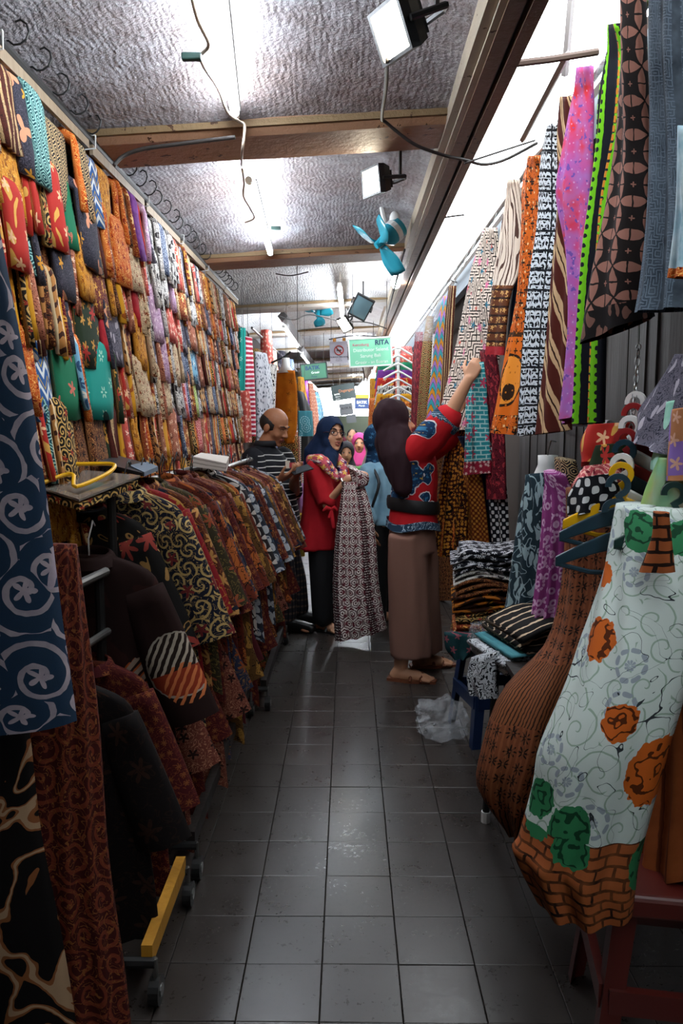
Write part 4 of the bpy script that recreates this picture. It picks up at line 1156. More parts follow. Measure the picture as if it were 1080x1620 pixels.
M_DENIMG = fabric('tunic_greyweave', '#2c3640', [('maze', '#54606c', 120, dict(w=.2)), ('stripes', '#212830', 14, dict(ax='u', duty=.3)), ('soft', '#6a7884', 14, dict(op=.4))])
M_ICE = fabric('cloth_iceblue', '#8cb4c4', [('soft', '#c8dce4', 20, dict())])
M_MAROONW = fabric('cloth_maroonweave', '#5c1420', [('leaf', '#9c3038', 46, dict(R=.3)), ('vine', '#2a0a10', 40, dict(k=14, t=.3))])
M_TEALBRICK = fabric('skirt_tealbrick', '#2a8c94', [('brick', '#a8d4d0', 30, dict(w=.1)), ('flower', '#b8405c', 11, dict(R=.3, n=5))])
M_ROSEDGE = fabric('skirt_rosehem', '#8c1f34', [('flower', '#e0c0b8', 34, dict(R=.34, n=6))])
M_GOLDDOT = fabric('cloth_golddot', '#3a180c', [('ringdot', '#b87828', 46, dict(R=.2, w=.16)), ('vine', '#120806', 16, dict(k=10, t=.3))])
M_BWCHECK = fabric('cloth_bwcheck', '#131318', [('checks', '#c4c4c4', 24, dict(t=-.22))])
M_NAVYC = fabric('cloth_navy', '#131a2c', [('soft', '#1c2740', 20, dict())])
M_GOLDSCALE = fabric('cloth_goldscale', '#5c2c10', [('checks', '#c88a34', 34, dict(t=-.1)), ('soft', '#7c2c14', 9, dict(op=.6))])

o = garment('grey_tunic', [(-120, 1030, -120, 1180), (60, 1027, 60, 1180), (200, 1028, 200, 1190), (340, 1022, 340, 1200), (440, 1012, 440, 1200), (495, 1003, 482, 1200)], 1.9, 1.62, M_DENIMG, .10, 3.5, .018, seed=31, label='grey woven tunic at the upper right corner', cat='tunic', group=None)
loop(o, W(1060, -120, 1.75))
garment('striped_scarf', [(200, 1075, 200, 1110), (330, 1070, 330, 1120), (400, 1062, 400, 1120), (440, 1055, 440, 1120)], 1.52, 1.46, M_ICE, .04, 2, .01, seed=5, label='pale ice-blue cloth over the grey tunic at the right edge', cat='cloth', split=[('body', M_ICE, 0, .84), ('fringe', LIB['orange_batik'][0], .84, 1)])
o = garment('kawung_batik', [(-90, 990, -90, 1008), (60, 992, 60, 1012), (140, 987, 140, 1018), (220, 979, 220, 1026), (330, 961, 330, 1026), (430, 938, 430, 1020), (545, 917, 500, 1036)], 2.12, 1.95, M_KAWUNG, .06, 1.5, .012, seed=40, label='brown and black four-petal batik hanging beside the grey tunic', cat='batik', group=GR, split=[('body', M_KAWUNG, 0, .93), ('hem_band', M_KAWUNG2, .93, 1)])
loop(o, W(999, -90, 2.04))
o = garment('chain_batik', [(36, 978, 36, 985), (80, 967, 80, 998), (150, 952, 150, 998), (220, 948, 220, 992), (310, 940, 310, 975), (400, 928, 400, 965), (520, 924, 520, 955), (672, 921, 668, 952)], 2.42, 2.26, M_CHAIN, .06, 2.5, .022, seed=44, label='black batik with bright green chain stripes', cat='batik', group=GR)
loop(o, W(982, 36, 2.34))
o = garment('tiedye_batik', [(105, 922, 105, 930), (165, 906, 165, 937), (240, 890, 240, 938), (310, 880, 310, 936), (400, 898, 400, 928), (520, 907, 520, 924), (672, 893, 655, 915)], 2.70, 2.52, M_TIEDYE, .05, 2, .014, seed=48, label='purple and red tie-dyed batik, tapering to its hem', cat='batik', group=GR)
loop(o, W(926, 105, 2.6))
o = garment('striped_batik', [(152, 893, 152, 905), (220, 886, 220, 905), (330, 882, 330, 915), (440, 872, 440, 912), (560, 862, 560, 905), (688, 846, 680, 905)], 2.9, 2.75, M_DIAG, .05, 2, .012, seed=52, label='brown batik with cream diagonal stripes', cat='batik', group=GR)
loop(o, W(898, 152, 2.82))
o = garment('geometric_batik', [(195, 872, 195, 882), (260, 858, 260, 884), (350, 852, 350, 884), (450, 838, 450, 872), (560, 828, 560, 865), (690, 820, 686, 862)], 3.1, 2.92, M_BWGEO, .05, 2, .012, seed=56, label='black and white geometric batik', cat='batik', group=GR)
loop(o, W(877, 195, 3.0))
o = garment('sun_batik', [(246, 842, 246, 848), (290, 828, 290, 857), (360, 826, 360, 856), (470, 818, 470, 850), (560, 800, 560, 840), (640, 786, 640, 826), (684, 775, 688, 816)], 3.45, 3.22, M_SUN, .05, 2, .012, seed=60, label='orange batik with a dark sun motif at its foot', cat='batik', group=GR, split=[('body', M_SUN, 0, .6), ('sun_panel', M_SUNLOW, .6, .88), ('hem_band', M_SUN, .88, 1)])
loop(o, W(845, 246, 3.33))
o = garment('woodgrain_batik', [(284, 808, 284, 817), (340, 796, 340, 827), (420, 784, 420, 824), (470, 778, 470, 806), (520, 772, 520, 800), (560, 768, 562, 797)], 3.75, 3.5, M_WOODG, .05, 2, .012, seed=64, label='cream wood-grain batik with a brown and red border', cat='batik', group=GR, split=[('body', M_WOODG, 0, .52), ('border', M_WOODG2, .52, .92), ('red_edge', LIB['red_plain'][0], .92, 1)])
loop(o, W(812, 284, 3.62))
o = garment('dark_cloth', [(430, 815, 430, 824), (500, 805, 500, 820), (580, 800, 580, 812), (640, 798, 640, 806)], 3.62, 3.6, M_NAVYC, .04, 1, .01, seed=66, label='dark navy cloth between the orange and wood-grain batiks', cat='cloth', group=GR)
loop(o, W(820, 430, 3.61))
o = garment('maze_batik', [(360, 768, 360, 784), (420, 748, 420, 790), (480, 735, 480, 782), (540, 722, 540, 790), (600, 708, 600, 786), (640, 698, 640, 770), (680, 692, 680, 756)], 4.55, 4.15, M_MAZE, .06, 2.5, .016, seed=68, label='large white batik with black key pattern and pink flowers', cat='batik', group=GR)
loop(o, W(776, 360, 4.35))
o = garment('chevron_batik', [(468, 704, 468, 712), (520, 690, 520, 706), (580, 684, 580, 703), (640, 676, 640, 700), (700, 672, 700, 698)], 5.5, 5.2, M_CHEV, .05, 2, .012, seed=72, label='turquoise, orange and lilac zigzag batik', cat='batik', group=GR)
loop(o, W(708, 468, 5.35))
o = garment('narrow_batik', [(452, 712, 452, 720), (520, 704, 520, 716), (600, 700, 600, 712), (680, 694, 680, 706)], 5.1, 4.95, LIB['redbrown_stripe'][0], .04, 1, .01, seed=74, label='narrow maroon striped cloth beside the zigzag batik', cat='cloth', group=GR)
loop(o, W(716, 452, 5.02))
o = garment('gold_batik', [(500, 678, 500, 684), (540, 670, 540, 683), (600, 664, 600, 680), (680, 658, 680, 675)], 6.0, 5.7, LIB['black_gold'][0], .04, 1.5, .01, seed=75, label='dark gold-scrolled cloth beyond the zigzag batik', cat='cloth', group=GR)
loop(o, W(681, 500, 5.85))
o = garment('plum_batik', [(525, 658, 525, 668), (580, 653, 580, 667), (640, 652, 640, 664), (700, 650, 700, 662)], 6.6, 6.3, M_MAROONW, .04, 1.5, .01, seed=76, label='maroon woven cloth hanging by the cascade of shirts', cat='cloth', group=GR)
loop(o, W(663, 525, 6.45))
# skirts the woman is reaching for and the lower rail behind her
garment('teal_skirt', [(578, 742, 572, 768), (620, 738, 620, 770), (680, 736, 680, 774), (752, 733, 748, 778)], 4.22, 4.05, M_TEALBRICK, .05, 2, .01, seed=80, label='teal brick-patterned skirt with a rose hem being lifted by the woman', cat='skirt', split=[('body', M_TEALBRICK, 0, .88), ('hem_band', M_ROSEDGE, .88, 1)])
garment('maroon_skirt_cloth', [(556, 762, 552, 782), (620, 766, 620, 792), (700, 770, 700, 798), (790, 772, 790, 800)], 4.15, 3.95, M_MAROONW, .06, 2, .012, seed=82, label='maroon woven skirt right behind the teal one', cat='skirt')
lr = empty('lower_rail', (.86, 3.2, 1.42), 'lower rail behind the hanging batiks on the right', 'rail')
MB().tube([(.86, 2.6, 1.44), (.86, 5.0, 1.44)], .012, 8).build('pipe', M_STEEL, lr)
for y in (2.6, 5.0): MB().tube([(.86, y, 1.44), (1.24, y, 1.44)], .01, 8).build('bracket', M_STEEL, lr)
GL = 'cloths on the lower right rail'
garment('gold_dotted_cloth', [(668, 715, 668, 745), (740, 698, 740, 742), (800, 690, 800, 740), (880, 685, 880, 735)], 4.5, 4.3, M_GOLDDOT, .06, 3, .014, seed=84, label='dark brown cloth with gold dots beside the red-shirted woman', cat='cloth', group=GL)
garment('gold_scale_cloth', [(740, 728, 740, 760), (800, 735, 800, 768), (880, 742, 880, 776)], 4.35, 4.2, M_GOLDSCALE, .05, 2, .012, seed=86, label='rust cloth with gold scales above the stacked clothes', cat='cloth', group=GL)
garment('navy_skirt', [(690, 724, 690, 738), (760, 752, 760, 775), (860, 762, 860, 790)], 4.3, 4.25, M_NAVYC, .05, 2, .012, seed=88, label='plain navy skirt behind the gold scale cloth', cat='skirt', group=GL)
garment('checked_cloth', [(700, 768, 700, 790), (780, 772, 780, 802), (885, 780, 885, 806)], 4.15, 4.0, M_BWCHECK, .05, 2, .012, seed=90, label='black cloth with small white checks beside the grey leaf dress', cat='cloth', group=GL)
garment('flame_cloth', [(820, 700, 820, 740), (880, 694, 880, 745)], 4.42, 4.35, LIB['orange_batik'][0], .05, 2, .012, seed=91, label='rust cloth low behind the red-shirted woman', cat='cloth', group=GL)

# cascade of folded shirts facing the camera, right of the aisle
CS = empty('shirt_cascade', W(630, 540, 6.7), 'cascade of bright folded shirts on white hangers facing the aisle', 'shirts')
MB().tube([W(630, 520, 6.78), W(629, 700, 6.78)], .012, 8).build('chain_bar', M_WHITEP, CS)
cc = ['pink_red', 'coral', 'green_plain', 'purple', 'red_leaf', 'white_black', 'yellow', 'orange_batik', 'cream_brown', 'ochre_fine']
for i in range(12):
    y = 556 + i * 12.5
    for s in (-1, 1):
        garment('folded_shirt', [(y - 8, 629 + s * 4 if s > 0 else 629 - 30 - i * .4, y - 8, 629 + 22 + i * .3 if s > 0 else 625), (y + 22, 629 + s * 4 if s > 0 else 629 - 36 - i * .4, y + 18, 629 + 27 + i * .3 if s > 0 else 625)], 6.9 - i * .012, 6.9 - i * .012, LIB[cc[i % 10]][0], .05, 1, .008, n=6, ns=8, seed=i, parent=CS)
    p = W(629, y, 6.74 - i * .012)
    MB().tube([p + Vector((-.12, 0, -.03)), p + Vector((-.03, -.02, .02)), p + Vector((0, -.03, .03)), p + Vector((.03, -.02, .02)), p + Vector((.12, 0, -.03))], .009, 6).build('hanger', M_WHITEP, CS)
# orange column of cloth at its left and batiks below
garment('orange_drape', [(630, 584, 630, 597), (700, 582, 700, 598), (790, 580, 790, 600), (900, 580, 900, 604)], 7.4, 7.1, LIB['orange_batik'][0], .05, 2, .012, seed=101, label='orange batik drape at the left end of the right-hand stalls', cat='cloth')
garment('mustard_drape', [(598, 586, 598, 596), (640, 585, 640, 596), (700, 584, 700, 596)], 7.6, 7.3, LIB['yellow'][0], .05, 2, .012, seed=102, label='mustard cloth above the orange drape', cat='cloth')
garment('speckled_drape', [(575, 598, 575, 612), (630, 598, 630, 614), (720, 598, 720, 618)], 7.05, 6.95, LIB['white_black'][0], .05, 2, .012, seed=103, label='white speckled cloth left of the cascade of shirts', cat='cloth')
garment('lattice_panel', [(690, 612, 690, 700), (800, 614, 800, 720), (950, 618, 950, 720)], 7.2, 6.0, LIB['brown_batik'][0], .06, 5, .014, seed=104, label='brown batik cloths filling the stall behind the two women', cat='cloth')

# ------------------------------------------------------------------ right side: dresses, hangers, stools, folded stacks
M_LEAFDRESS = fabric('dress_greyleaf', '#22323a', [('leaf', '#8fa4a8', 24, dict(R=.26)), ('vine', '#8fa4a8', 10, dict(k=16, t=.22))])
M_MAGENTA = fabric('dress_magenta', '#8e3f7c', [('ringdot', '#d8b4d0', 26, dict(R=.22, w=.09, jit=.9)), ('petalring', '#d2a8c8', 8, dict(R=.32, n=7, k=34, jit=.9)), ('soft', '#7a3068', 10, dict(op=.4))])
M_BROWNFL = fabric('dress_brownblack', '#6a3a22', [('flower', '#1c0f0a', 24, dict(R=.46, n=8, hole=.06, jit=.35)), ('stripes', '#8a5434', 60, dict(ax='u', duty=.4, op=.4))])
M_BROWNST = fabric('dress_brownpinstripe', '#6e4024', [('stripes', '#2a160c', 90, dict(ax='d', slope=.15, duty=.35, wob=.4))])
M_WHITEROSE = fabric('dress_whiterose', '#b9c4be', [('scroll', '#8ca090', 13, dict(k=15, t=.93, n=1, jit=.8)), ('petalring', '#8a949c', 7, dict(R=.3, n=4, k=36, jit=.9)), ('vine', '#2c3034', 9, dict(k=15, t=.045)),
    ('spots', '#b4581c', 1, dict(at=[(.13, .30, .045), (.20, .47, .040), (.30, .58, .065), (.42, .40, .06), (.12, .16, .03), (.36, .24, .04)], wob=.025)),
    ('spots', '#4a2008', 1, dict(at=[(.13, .30, .042), (.20, .47, .038), (.30, .58, .06), (.42, .40, .055), (.36, .24, .036)], wob=.025, inner=.92)),
    ('spots', '#2c7048', 1, dict(at=[(.24, .06, .05), (.34, .08, .05), (.05, .66, .045), (.14, .70, .05)], wob=.02)),
    ('spots', '#123a24', 1, dict(at=[(.24, .06, .046), (.34, .08, .046), (.05, .66, .042), (.14, .70, .046)], wob=.02, inner=.9))], seedoff=False)
M_BRICKHEM = fabric('dress_brickhem', '#94502a', [('brick', '#20120c', 30, dict(w=.10, bw=1.5, bh=.75)), ('soft', '#a86034', 20, dict(op=.4)),
    ('spots', '#2c7048', 1, dict(at=[(.37, .05, .065), (.16, .02, .045), (.06, -.01, .04)], wob=.02)), ('spots', '#123a24', 1, dict(at=[(.37, .05, .06), (.16, .02, .04)], wob=.02, inner=.9))], seedoff=False)
DR = 'dresses hanging on the right'
# white mannequin bust with the grey leaf dress
mq = empty('mannequin_bust', W(866, 735, 2.95), 'white mannequin neck and shoulders behind the magenta dress', 'mannequin')
b = MB()
ctr = W(866, 735, 2.95)
b.rings([(ctr + Vector((0, 0, -.50)), .08, .06, 0), (ctr + Vector((0, 0, -.30)), .075, .06, 0), (ctr + Vector((0, 0, -.13)), .085, .06, 0), (ctr + Vector((0, 0, -.07)), .075, .05, 0), (ctr + Vector((0, 0, -.035)), .05, .045, 0), (ctr + Vector((0, 0, .0)), .036, .036, 0), (ctr + Vector((0, 0, .035)), .037, .037, 0)], 20)
b.build('torso', M_WHITEP, mq, smooth=True)
MB().tube([ctr + Vector((0, 0, .03)), ctr + Vector((0, 0, .05)), ctr + Vector((.01, 0, .09)), ctr + Vector((.03, 0, .085))], .003, 6).build('hook', M_STEEL, mq)
MB().tube([ctr + Vector((0, 0, -.5)), Vector((ctr.x, ctr.y, .02))], .015, 10).build('stand', M_BLACK, mq)
MB().tube([Vector((ctr.x, ctr.y, .0)), Vector((ctr.x, ctr.y, .02))], .13, 20).build('base', M_BLACK, mq)
garment('leaf_dress', [(752, 846, 746, 884), (800, 826, 800, 892), (870, 812, 870, 900), (950, 800, 950, 905), (985, 792, 1000, 890)], 2.86, 2.74, M_LEAFDRESS, .16, 3.5, .014, seed=110, label='dark teal-grey dress with pale leaves on the mannequin', cat='dress', group=DR)
garment('magenta_dress', [(742, 872, 752, 884), (775, 862, 790, 908), (850, 856, 850, 910), (930, 846, 930, 906), (985, 839, 985, 898), (1026, 834, 1030, 888)], 2.60, 2.50, M_MAGENTA, .07, 4, .016, seed=112, label='magenta dress with white flowers next to the leaf dress', cat='dress', group=DR)
garment('lace_top', [(722, 880, 730, 908), (760, 882, 760, 916), (790, 892, 785, 918)], 2.62, 2.5, LIB['black_hex'][0], .05, 2, .01, seed=113, label='small black lace top behind the magenta dress', cat='top')
bd = garment('brown_dress', [(770, 905, 775, 1000), (830, 902, 830, 1012), (920, 893, 920, 1010), (1010, 868, 1010, 990), (1090, 795, 1090, 960), (1180, 762, 1180, 930), (1250, 756, 1260, 900), (1306, 812, 1318, 868)], [2.36, 2.34, 2.3, 2.22, 2.1, 2.05, 2.05, 2.05], [2.15, 2.12, 2.1, 2.05, 2.0, 1.98, 1.98, 1.99], M_BROWNFL, .18, 3, .018, seed=114, label='brown dress with black flowers flaring into the aisle', cat='dress', group=DR, split=[('bodice', M_BROWNFL, 0, .5), ('pleated_panel', M_BROWNST, .5, .62), ('skirt', M_BROWNFL, .62, .9), ('hem', M_BROWNST, .9, 1)])
# oval price tag on it
tg = empty('price_tag', W(966, 911, 1.92), 'yellow oval price tag on the brown dress', 'tag')
c_ = W(966, 911, 1.92)
vs = [c_ + Vector((.014 * math.cos(a) + .006 * math.sin(a), -.002, .033 * math.sin(a))) for a in [2 * math.pi * k / 28 for k in range(28)]]
vb = [v + Vector((0, .003, 0)) for v in vs]
MB().add(vs + vb, [tuple(range(28)), tuple(28 + k for k in reversed(range(28)))] + [(k, (k + 1) % 28, 28 + (k + 1) % 28, 28 + k) for k in range(28)]).build('card', plain('tag_yellow', '#c8901c', .5), tg)
vs2 = [c_ + (v - c_) * .62 + Vector((0, -.0015, 0)) for v in vs]
MB().add(vs2, [tuple(range(28))]).build('red_oval', plain('tag_red', '#8c2c1c', .5), tg)
text_obj('BATIK', .0105, T_WHITE, tg, c_ + Vector((0, -.0042, 0)), (R(90), R(-75), 0), True)
MB().tube([c_ + Vector((.004, 0, .03)), W(962, 870, 1.95), W(955, 850, 1.97)], .0008, 5).build('string', M_WHITEP, tg)
# the white dress in front
wdress = garment('rose_dress', [(792, 1008, 806, 1072), (850, 985, 850, 1085), (920, 960, 920, 1092), (1000, 925, 1000, 1095), (1090, 890, 1090, 1085), (1180, 852, 1180, 1060), (1240, 842, 1270, 1035), (1320, 820, 1360, 1012), (1345, 810, 1400, 1006), (1420, 848, 1450, 1000)], [1.86, 1.84, 1.80, 1.74, 1.68, 1.64, 1.63, 1.62, 1.62, 1.62], [1.62, 1.58, 1.55, 1.53, 1.52, 1.52, 1.52, 1.53, 1.53, 1.54], M_WHITEROSE, .16, 3, .016, n=34, ns=30, seed=120, label='white dress with green and orange roses and brick-patterned hem', cat='dress', group=DR, split=[('body', M_WHITEROSE, 0, .74), ('brick_hem', M_BRICKHEM, .74, 1)])
garment('bodice_panel', [(808, 1034, 812, 1058), (850, 1030, 850, 1062), (905, 1010, 905, 1068)], 1.56, 1.53, fabric('bodice_brick', '#94502a', [('brick', '#20120c', 30, dict(w=.10, bw=1.5, bh=.75))]), .03, 1, .004, n=10, ns=10, seed=121, parent=wdress)
garment('cap_sleeve', [(796, 1000, 800, 1030), (830, 984, 835, 1020), (850, 982, 856, 1012)], 1.80, 1.66, M_WHITEROSE, .05, 1.5, .008, n=10, ns=10, seed=122, parent=wdress)
garment('rust_dress', [(1050, 1062, 1050, 1130), (1150, 1045, 1150, 1150), (1280, 1020, 1280, 1160), (1395, 1000, 1385, 1160)], 1.78, 1.5, fabric('dress_rust', '#7a3c1c', [('soft', '#8c4a24', 10, dict()), ('stripes', '#5a2a14', 22, dict(ax='u', duty=.2))]), .12, 4, .016, seed=124, label='plain rust-coloured dress at the right edge behind the white one', cat='dress', group=DR)

# bundle of bright clothes at the right edge
GB = 'bright clothes bundled at the right edge'
garment('rose_scarf', [(560, 1075, 560, 1130), (610, 1040, 620, 1120), (650, 1010, 690, 1110), (690, 1018, 720, 1060)], 1.95, 1.7, LIB['grey_batik'][0], .07, 2, .012, seed=130, label='grey rose-printed blouse at the right edge', cat='blouse', group=GB)
garment('mint_blouse', [(640, 1062, 630, 1095), (685, 1044, 685, 1098), (725, 1030, 735, 1098), (742, 1028, 752, 1090)], 1.85, 1.75, fabric('blouse_mint', '#7cb8a0', [('soft', '#a8d4c0', 20, dict())]), .06, 1.5, .012, seed=131, label='mint green blouse at the right edge', cat='blouse', group=GB)
garment('patchwork_blouse', [(650, 1066, 640, 1140), (700, 1062, 700, 1140), (760, 1060, 760, 1140)], 1.72, 1.58, fabric('blouse_patch', '#b87c54', [('checks', '#8a6cb4', 7, dict(t=0)), ('flower', '#d8a890', 20, dict(R=.3))]), .07, 1.5, .012, seed=132, label='peach and lilac patchwork blouse at the right edge', cat='blouse', group=GB)
garment('lime_blouse', [(722, 1046, 728, 1095), (765, 1024, 770, 1100), (800, 1012, 812, 1100), (822, 1008, 838, 1095)], 1.76, 1.66, fabric('blouse_lime', '#6fae3c', [('soft', '#c08c74', 9, dict(detail=1.0)), ('soft', '#58b0a8', 7, dict(op=.5))]), .06, 2, .012, seed=133, label='lime, salmon and turquoise blouse above the white dress', cat='blouse', group=GB)
garment('red_blouse', [(672, 930, 668, 1000), (700, 918, 700, 1005), (730, 920, 728, 990)], 2.06, 1.98, LIB['red_leaf'][0], .08, 2, .012, seed=134, label='red printed blouse behind the chain of hangers', cat='blouse', group=GB)
garment('teal_blouse', [(705, 945, 700, 1000), (740, 930, 738, 1005), (765, 925, 760, 1000)], 2.03, 1.94, LIB['green_black'][0], .08, 2, .012, seed=135, label='dark green flowered blouse under the red one', cat='blouse', group=GB)
garment('pink_blouse', [(738, 925, 732, 975), (760, 908, 752, 985), (775, 905, 770, 980)], 1.98, 1.91, LIB['pink_red'][0], .07, 2, .012, seed=136, label='pink and orange blouse above the checked one', cat='blouse', group=GB)
garment('checked_blouse', [(756, 915, 748, 970), (785, 898, 775, 980), (815, 897, 805, 970)], 1.93, 1.87, M_BWCHECK, .07, 2, .012, seed=137, label='black and white checked blouse on the brown dress', cat='blouse', group=GB)
garment('maroon_blouse', [(735, 1000, 730, 1035), (770, 1000, 770, 1030), (800, 1005, 800, 1020)], 2.1, 1.95, M_MAROONW, .05, 1.5, .012, seed=138, label='maroon blouse between the hangers and lime blouse', cat='blouse', group=GB)

# chain with plastic hangers
ch = empty('hanging_chain', W(1003, 560, 1.98), 'thin steel chain holding the cascade of plastic hangers', 'chain')
path = [W(1010, 545, 2.02), W(1006, 600, 2.0), W(1000, 660, 1.97), (W(990, 730, 1.93)), W(978, 800, 1.88), W(968, 850, 1.85)]
cp = catmull(path, 24)
for i in range(23):
    a, b_ = Vector(cp[i]), Vector(cp[i + 1]); d = (b_ - a); L_ = d.length * .62; d.normalize()
    sd = d.orthogonal().normalized() if i % 2 else d.cross(d.orthogonal()).normalized()
    c_ = (a + b_) / 2
    MB().tube([c_ + d * L_ * math.cos(t) + sd * .006 * math.sin(t) for t in [2 * math.pi * k / 12 for k in range(13)]], .0016, 5, caps=False).build('link', M_STEEL, ch)
MB().tube([W(1010, 545, 2.02), Vector((W(1010, 545, 2.02).x, 2.02, 2.57))], .0016, 5).build('upper_wire', M_STEEL, ch)
def plastic_hanger(c, mat, label, s=1.0, rz=0.0, tilt=0.0):
    """broad plastic hanger with a thick hook; width along local x; origin at the top of the hook"""
    root = empty('plastic_hanger', c, label, 'hanger', 'plastic hangers on the chain'); root.rotation_euler = (tilt, 0, rz)
    hk = MB(); pts = []
    for a in range(190, -91, -20): pts.append(Vector((.022 * math.cos(R(a)), 0, -.024 + .022 * math.sin(R(a)))))
    pts = [p * s for p in pts] + [Vector((.012, 0, -.065)) * s, Vector((.002, 0, -.095)) * s]
    rg = []
    for i, p in enumerate(pts):
        t = (pts[min(i + 1, len(pts) - 1)] - pts[max(0, i - 1)]).normalized(); nx = t.cross(Vector((0, 1, 0)))
        rg.append([p + nx * .007 * s + Vector((0, -.005, 0)), p + nx * .007 * s + Vector((0, .005, 0)), p - nx * .007 * s + Vector((0, .005, 0)), p - nx * .007 * s + Vector((0, -.005, 0))])
    hk.loft(rg); o = hk.build('hook', mat, root, local=True); bevel(o, .002)
    ar = MB()
    rg = []
    for k in range(-8, 9):
        x = k / 8; z = -.095 - .055 * abs(x) ** 1.2; hgt = .022 - .010 * abs(x)
        rg.append([Vector((x * .13, -.006, z + hgt)) * s, Vector((x * .13, .006, z + hgt)) * s, Vector((x * .13, .006, z - hgt)) * s, Vector((x * .13, -.006, z - hgt)) * s])
    ar.loft(rg); o = ar.build('shoulder_arm', mat, root, local=True); bevel(o, .003)
    br = MB().tube([Vector((-.125, 0, -.155)) * s, Vector((-.05, 0, -.172)) * s, Vector((.05, 0, -.172)) * s, Vector((.125, 0, -.155)) * s], .006 * s, 6); br.build('trouser_bar', mat, root, local=True)
    return root
for (px, py, d, mt, lab, rz, tl) in [(1006, 622, 1.99, M_WHITEP, 'white hanger, topmost on the chain', -.9, 0), (1002, 640, 1.97, M_REDP, 'red hanger below the topmost white one', -.7, 0), (997, 660, 1.95, M_WHITEP, 'large white hanger in the middle of the chain', -.8, 0), (990, 680, 1.93, M_REDP, 'dark red hanger halfway down the chain', -.6, 0), (988, 698, 1.91, M_NAVYP, 'navy hanger behind the lowest white hanger', -.6, 0), (984, 720, 1.89, M_WHITEP, 'white hanger just above the yellow one', -.7, 0), (983, 734, 1.86, M_YELP, 'yellow hanger low on the chain', -.25, 0), (978, 752, 1.84, M_NAVYP, 'navy hanger with broad arms in front of the yellow one', -.2, 0), (972, 792, 1.83, M_NAVYP, 'lowest navy hanger on the chain', -.2, 0)]:
    plastic_hanger(W(px, py, d), mt, lab, 1.0, rz, tl)
plastic_hanger(W(1066, 765, 1.66), plain('green_plastic', '#12302c', .4), 'dark green hanger holding the white dress', .9, -.2)

# stools and folded stacks
def stool(c, w, h, mat, label, rz=0.0):
    root = empty('plastic_stool', c, label, 'stool'); root.rotation_euler = (0, 0, rz)
    b = MB()
    rg = []
    for k, z in ((.80, h), (.97, h), (1.0, h - .012), (1.0, h - .05), (.93, h - .05), (.93, h - .015)):
        rg.append([Vector((w / 2 * k * x, w / 2 * k * y, z)) for x, y in ((-1, -1), (1, -1), (1, 1), (-1, 1))])
    b.loft(rg, True, True, True); o = b.build('seat', mat, root, local=True); bevel(o, .008)
    for sx in (-1, 1):
        for sy in (-1, 1):
            rg = []
            for z, k, lw in ((h - .03, .80, .05), (h * .5, .92, .045), (.0, 1.05, .04)):
                cx, cy = sx * w / 2 * k, sy * w / 2 * k
                rg.append([Vector((cx - sx * lw, cy, z)), Vector((cx, cy, z)), Vector((cx, cy - sy * lw, z)), Vector((cx - sx * lw * .35, cy - sy * lw * .35, z))])
            MB().loft(rg).build('leg', mat, root, local=True)
    for sx, sy in ((1, 0), (-1, 0), (0, 1), (0, -1)):
        MB().box((sx * w * .455, sy * w * .455, h * .45), (.02 if sx else w * .86, .02 if sy else w * .86, .055)).build('brace', mat, root, local=True)
    return root
stool((.74, 1.70, 0), .36, .46, M_REDSTOOL, 'maroon plastic stool in the dark lower right corner', -.15)
stool((.68, 3.52, 0), .32, .45, M_BLUESTOOL, 'dark blue plastic stool under the folded stack', .2)
stool((.79, 2.55, 0), .34, .44, M_BLUESTOOL, 'navy plastic stool under the striped bundle', .1)
# black metal leg stand
st = empty('metal_stand', (.52, 2.62, 0), 'black metal table whose leg shows beside the brown dress', 'table')
for x, y in ((.50, 2.70), (.68, 2.25), (.98, 2.70), (.98, 2.25)):
    MB().tube([(x + .03 if x < .7 else x, y, .66), (x, y, .03)], .013, 8).build('leg', M_BLACK, st)
    MB().tube([(x, y, .0), (x, y, .04)], .017, 8).build('foot_cap', M_WHITEP, st)
MB().box((.755, 2.45, .67), (.5, .56, .02)).build('top', M_DARKWOOD, st)

def folded(c, sx, sy, h, mat, label, rz=0.0, seed=0, group='folded clothes on the right'):
    """soft folded garment: rounded slab with fold layers at the front edge"""
    root = empty('folded_cloth', c, label, 'folded cloth', group); root.rotation_euler = (0, 0, rz)
    rg_ = random.Random(seed)
    nl = max(2, int(h / .018)); hh = h / nl
    for k in range(nl):
        rg = []; ox, oy = rg_.uniform(-.012, .012), rg_.uniform(-.012, .012)
        for j in range(12):
            t = j / 11; x = (t - .5) * sx
            sag = .012 * math.sin(t * 7 + seed + k) - .02 * (abs(2 * t - 1) ** 3)
            prof = []
            for a in range(0, 360, 24):
                cs, sn = math.cos(R(a)), math.sin(R(a))
                prof.append(Vector((x + ox, oy + sy / 2 * math.copysign(abs(cs) ** .35, cs) * (1 + .03 * math.sin(5 * t + a)), hh * (k + .5) + sag + hh * .56 * math.copysign(abs(sn) ** .6, sn))))
            rg.append(prof)
        MB().loft(rg).build('fold_layer', mat, root, smooth=True, local=True)
    return root
M_BWFLOWER = fabric('fold_bwflower', '#14151c', [('flower', '#c4c4c8', 24, dict(R=.36, n=7, hole=.1)), ('disc', '#c4c4c8', 20, dict(R=.14)), ('stripes', '#c4c4c8', 9, dict(ax='d', slope=.6, duty=.1))])
M_GOLDTW = fabric('fold_goldtwist', '#2a140a', [('leaf', '#a05c1c', 26, dict(R=.36)), ('vine', '#d09028', 14, dict(k=10, t=.14))])
M_ZEBRA = fabric('fold_zebra', '#100d0c', [('stripes', '#c0a88c', 20, dict(ax='u', duty=.18, wob=.8))])
M_WBW = fabric('fold_whiteblack', '#b8bcc0', [('vine', '#14161a', 40, dict(k=16, t=.5))])
sx0 = .66; y0 = 3.45
z = .46
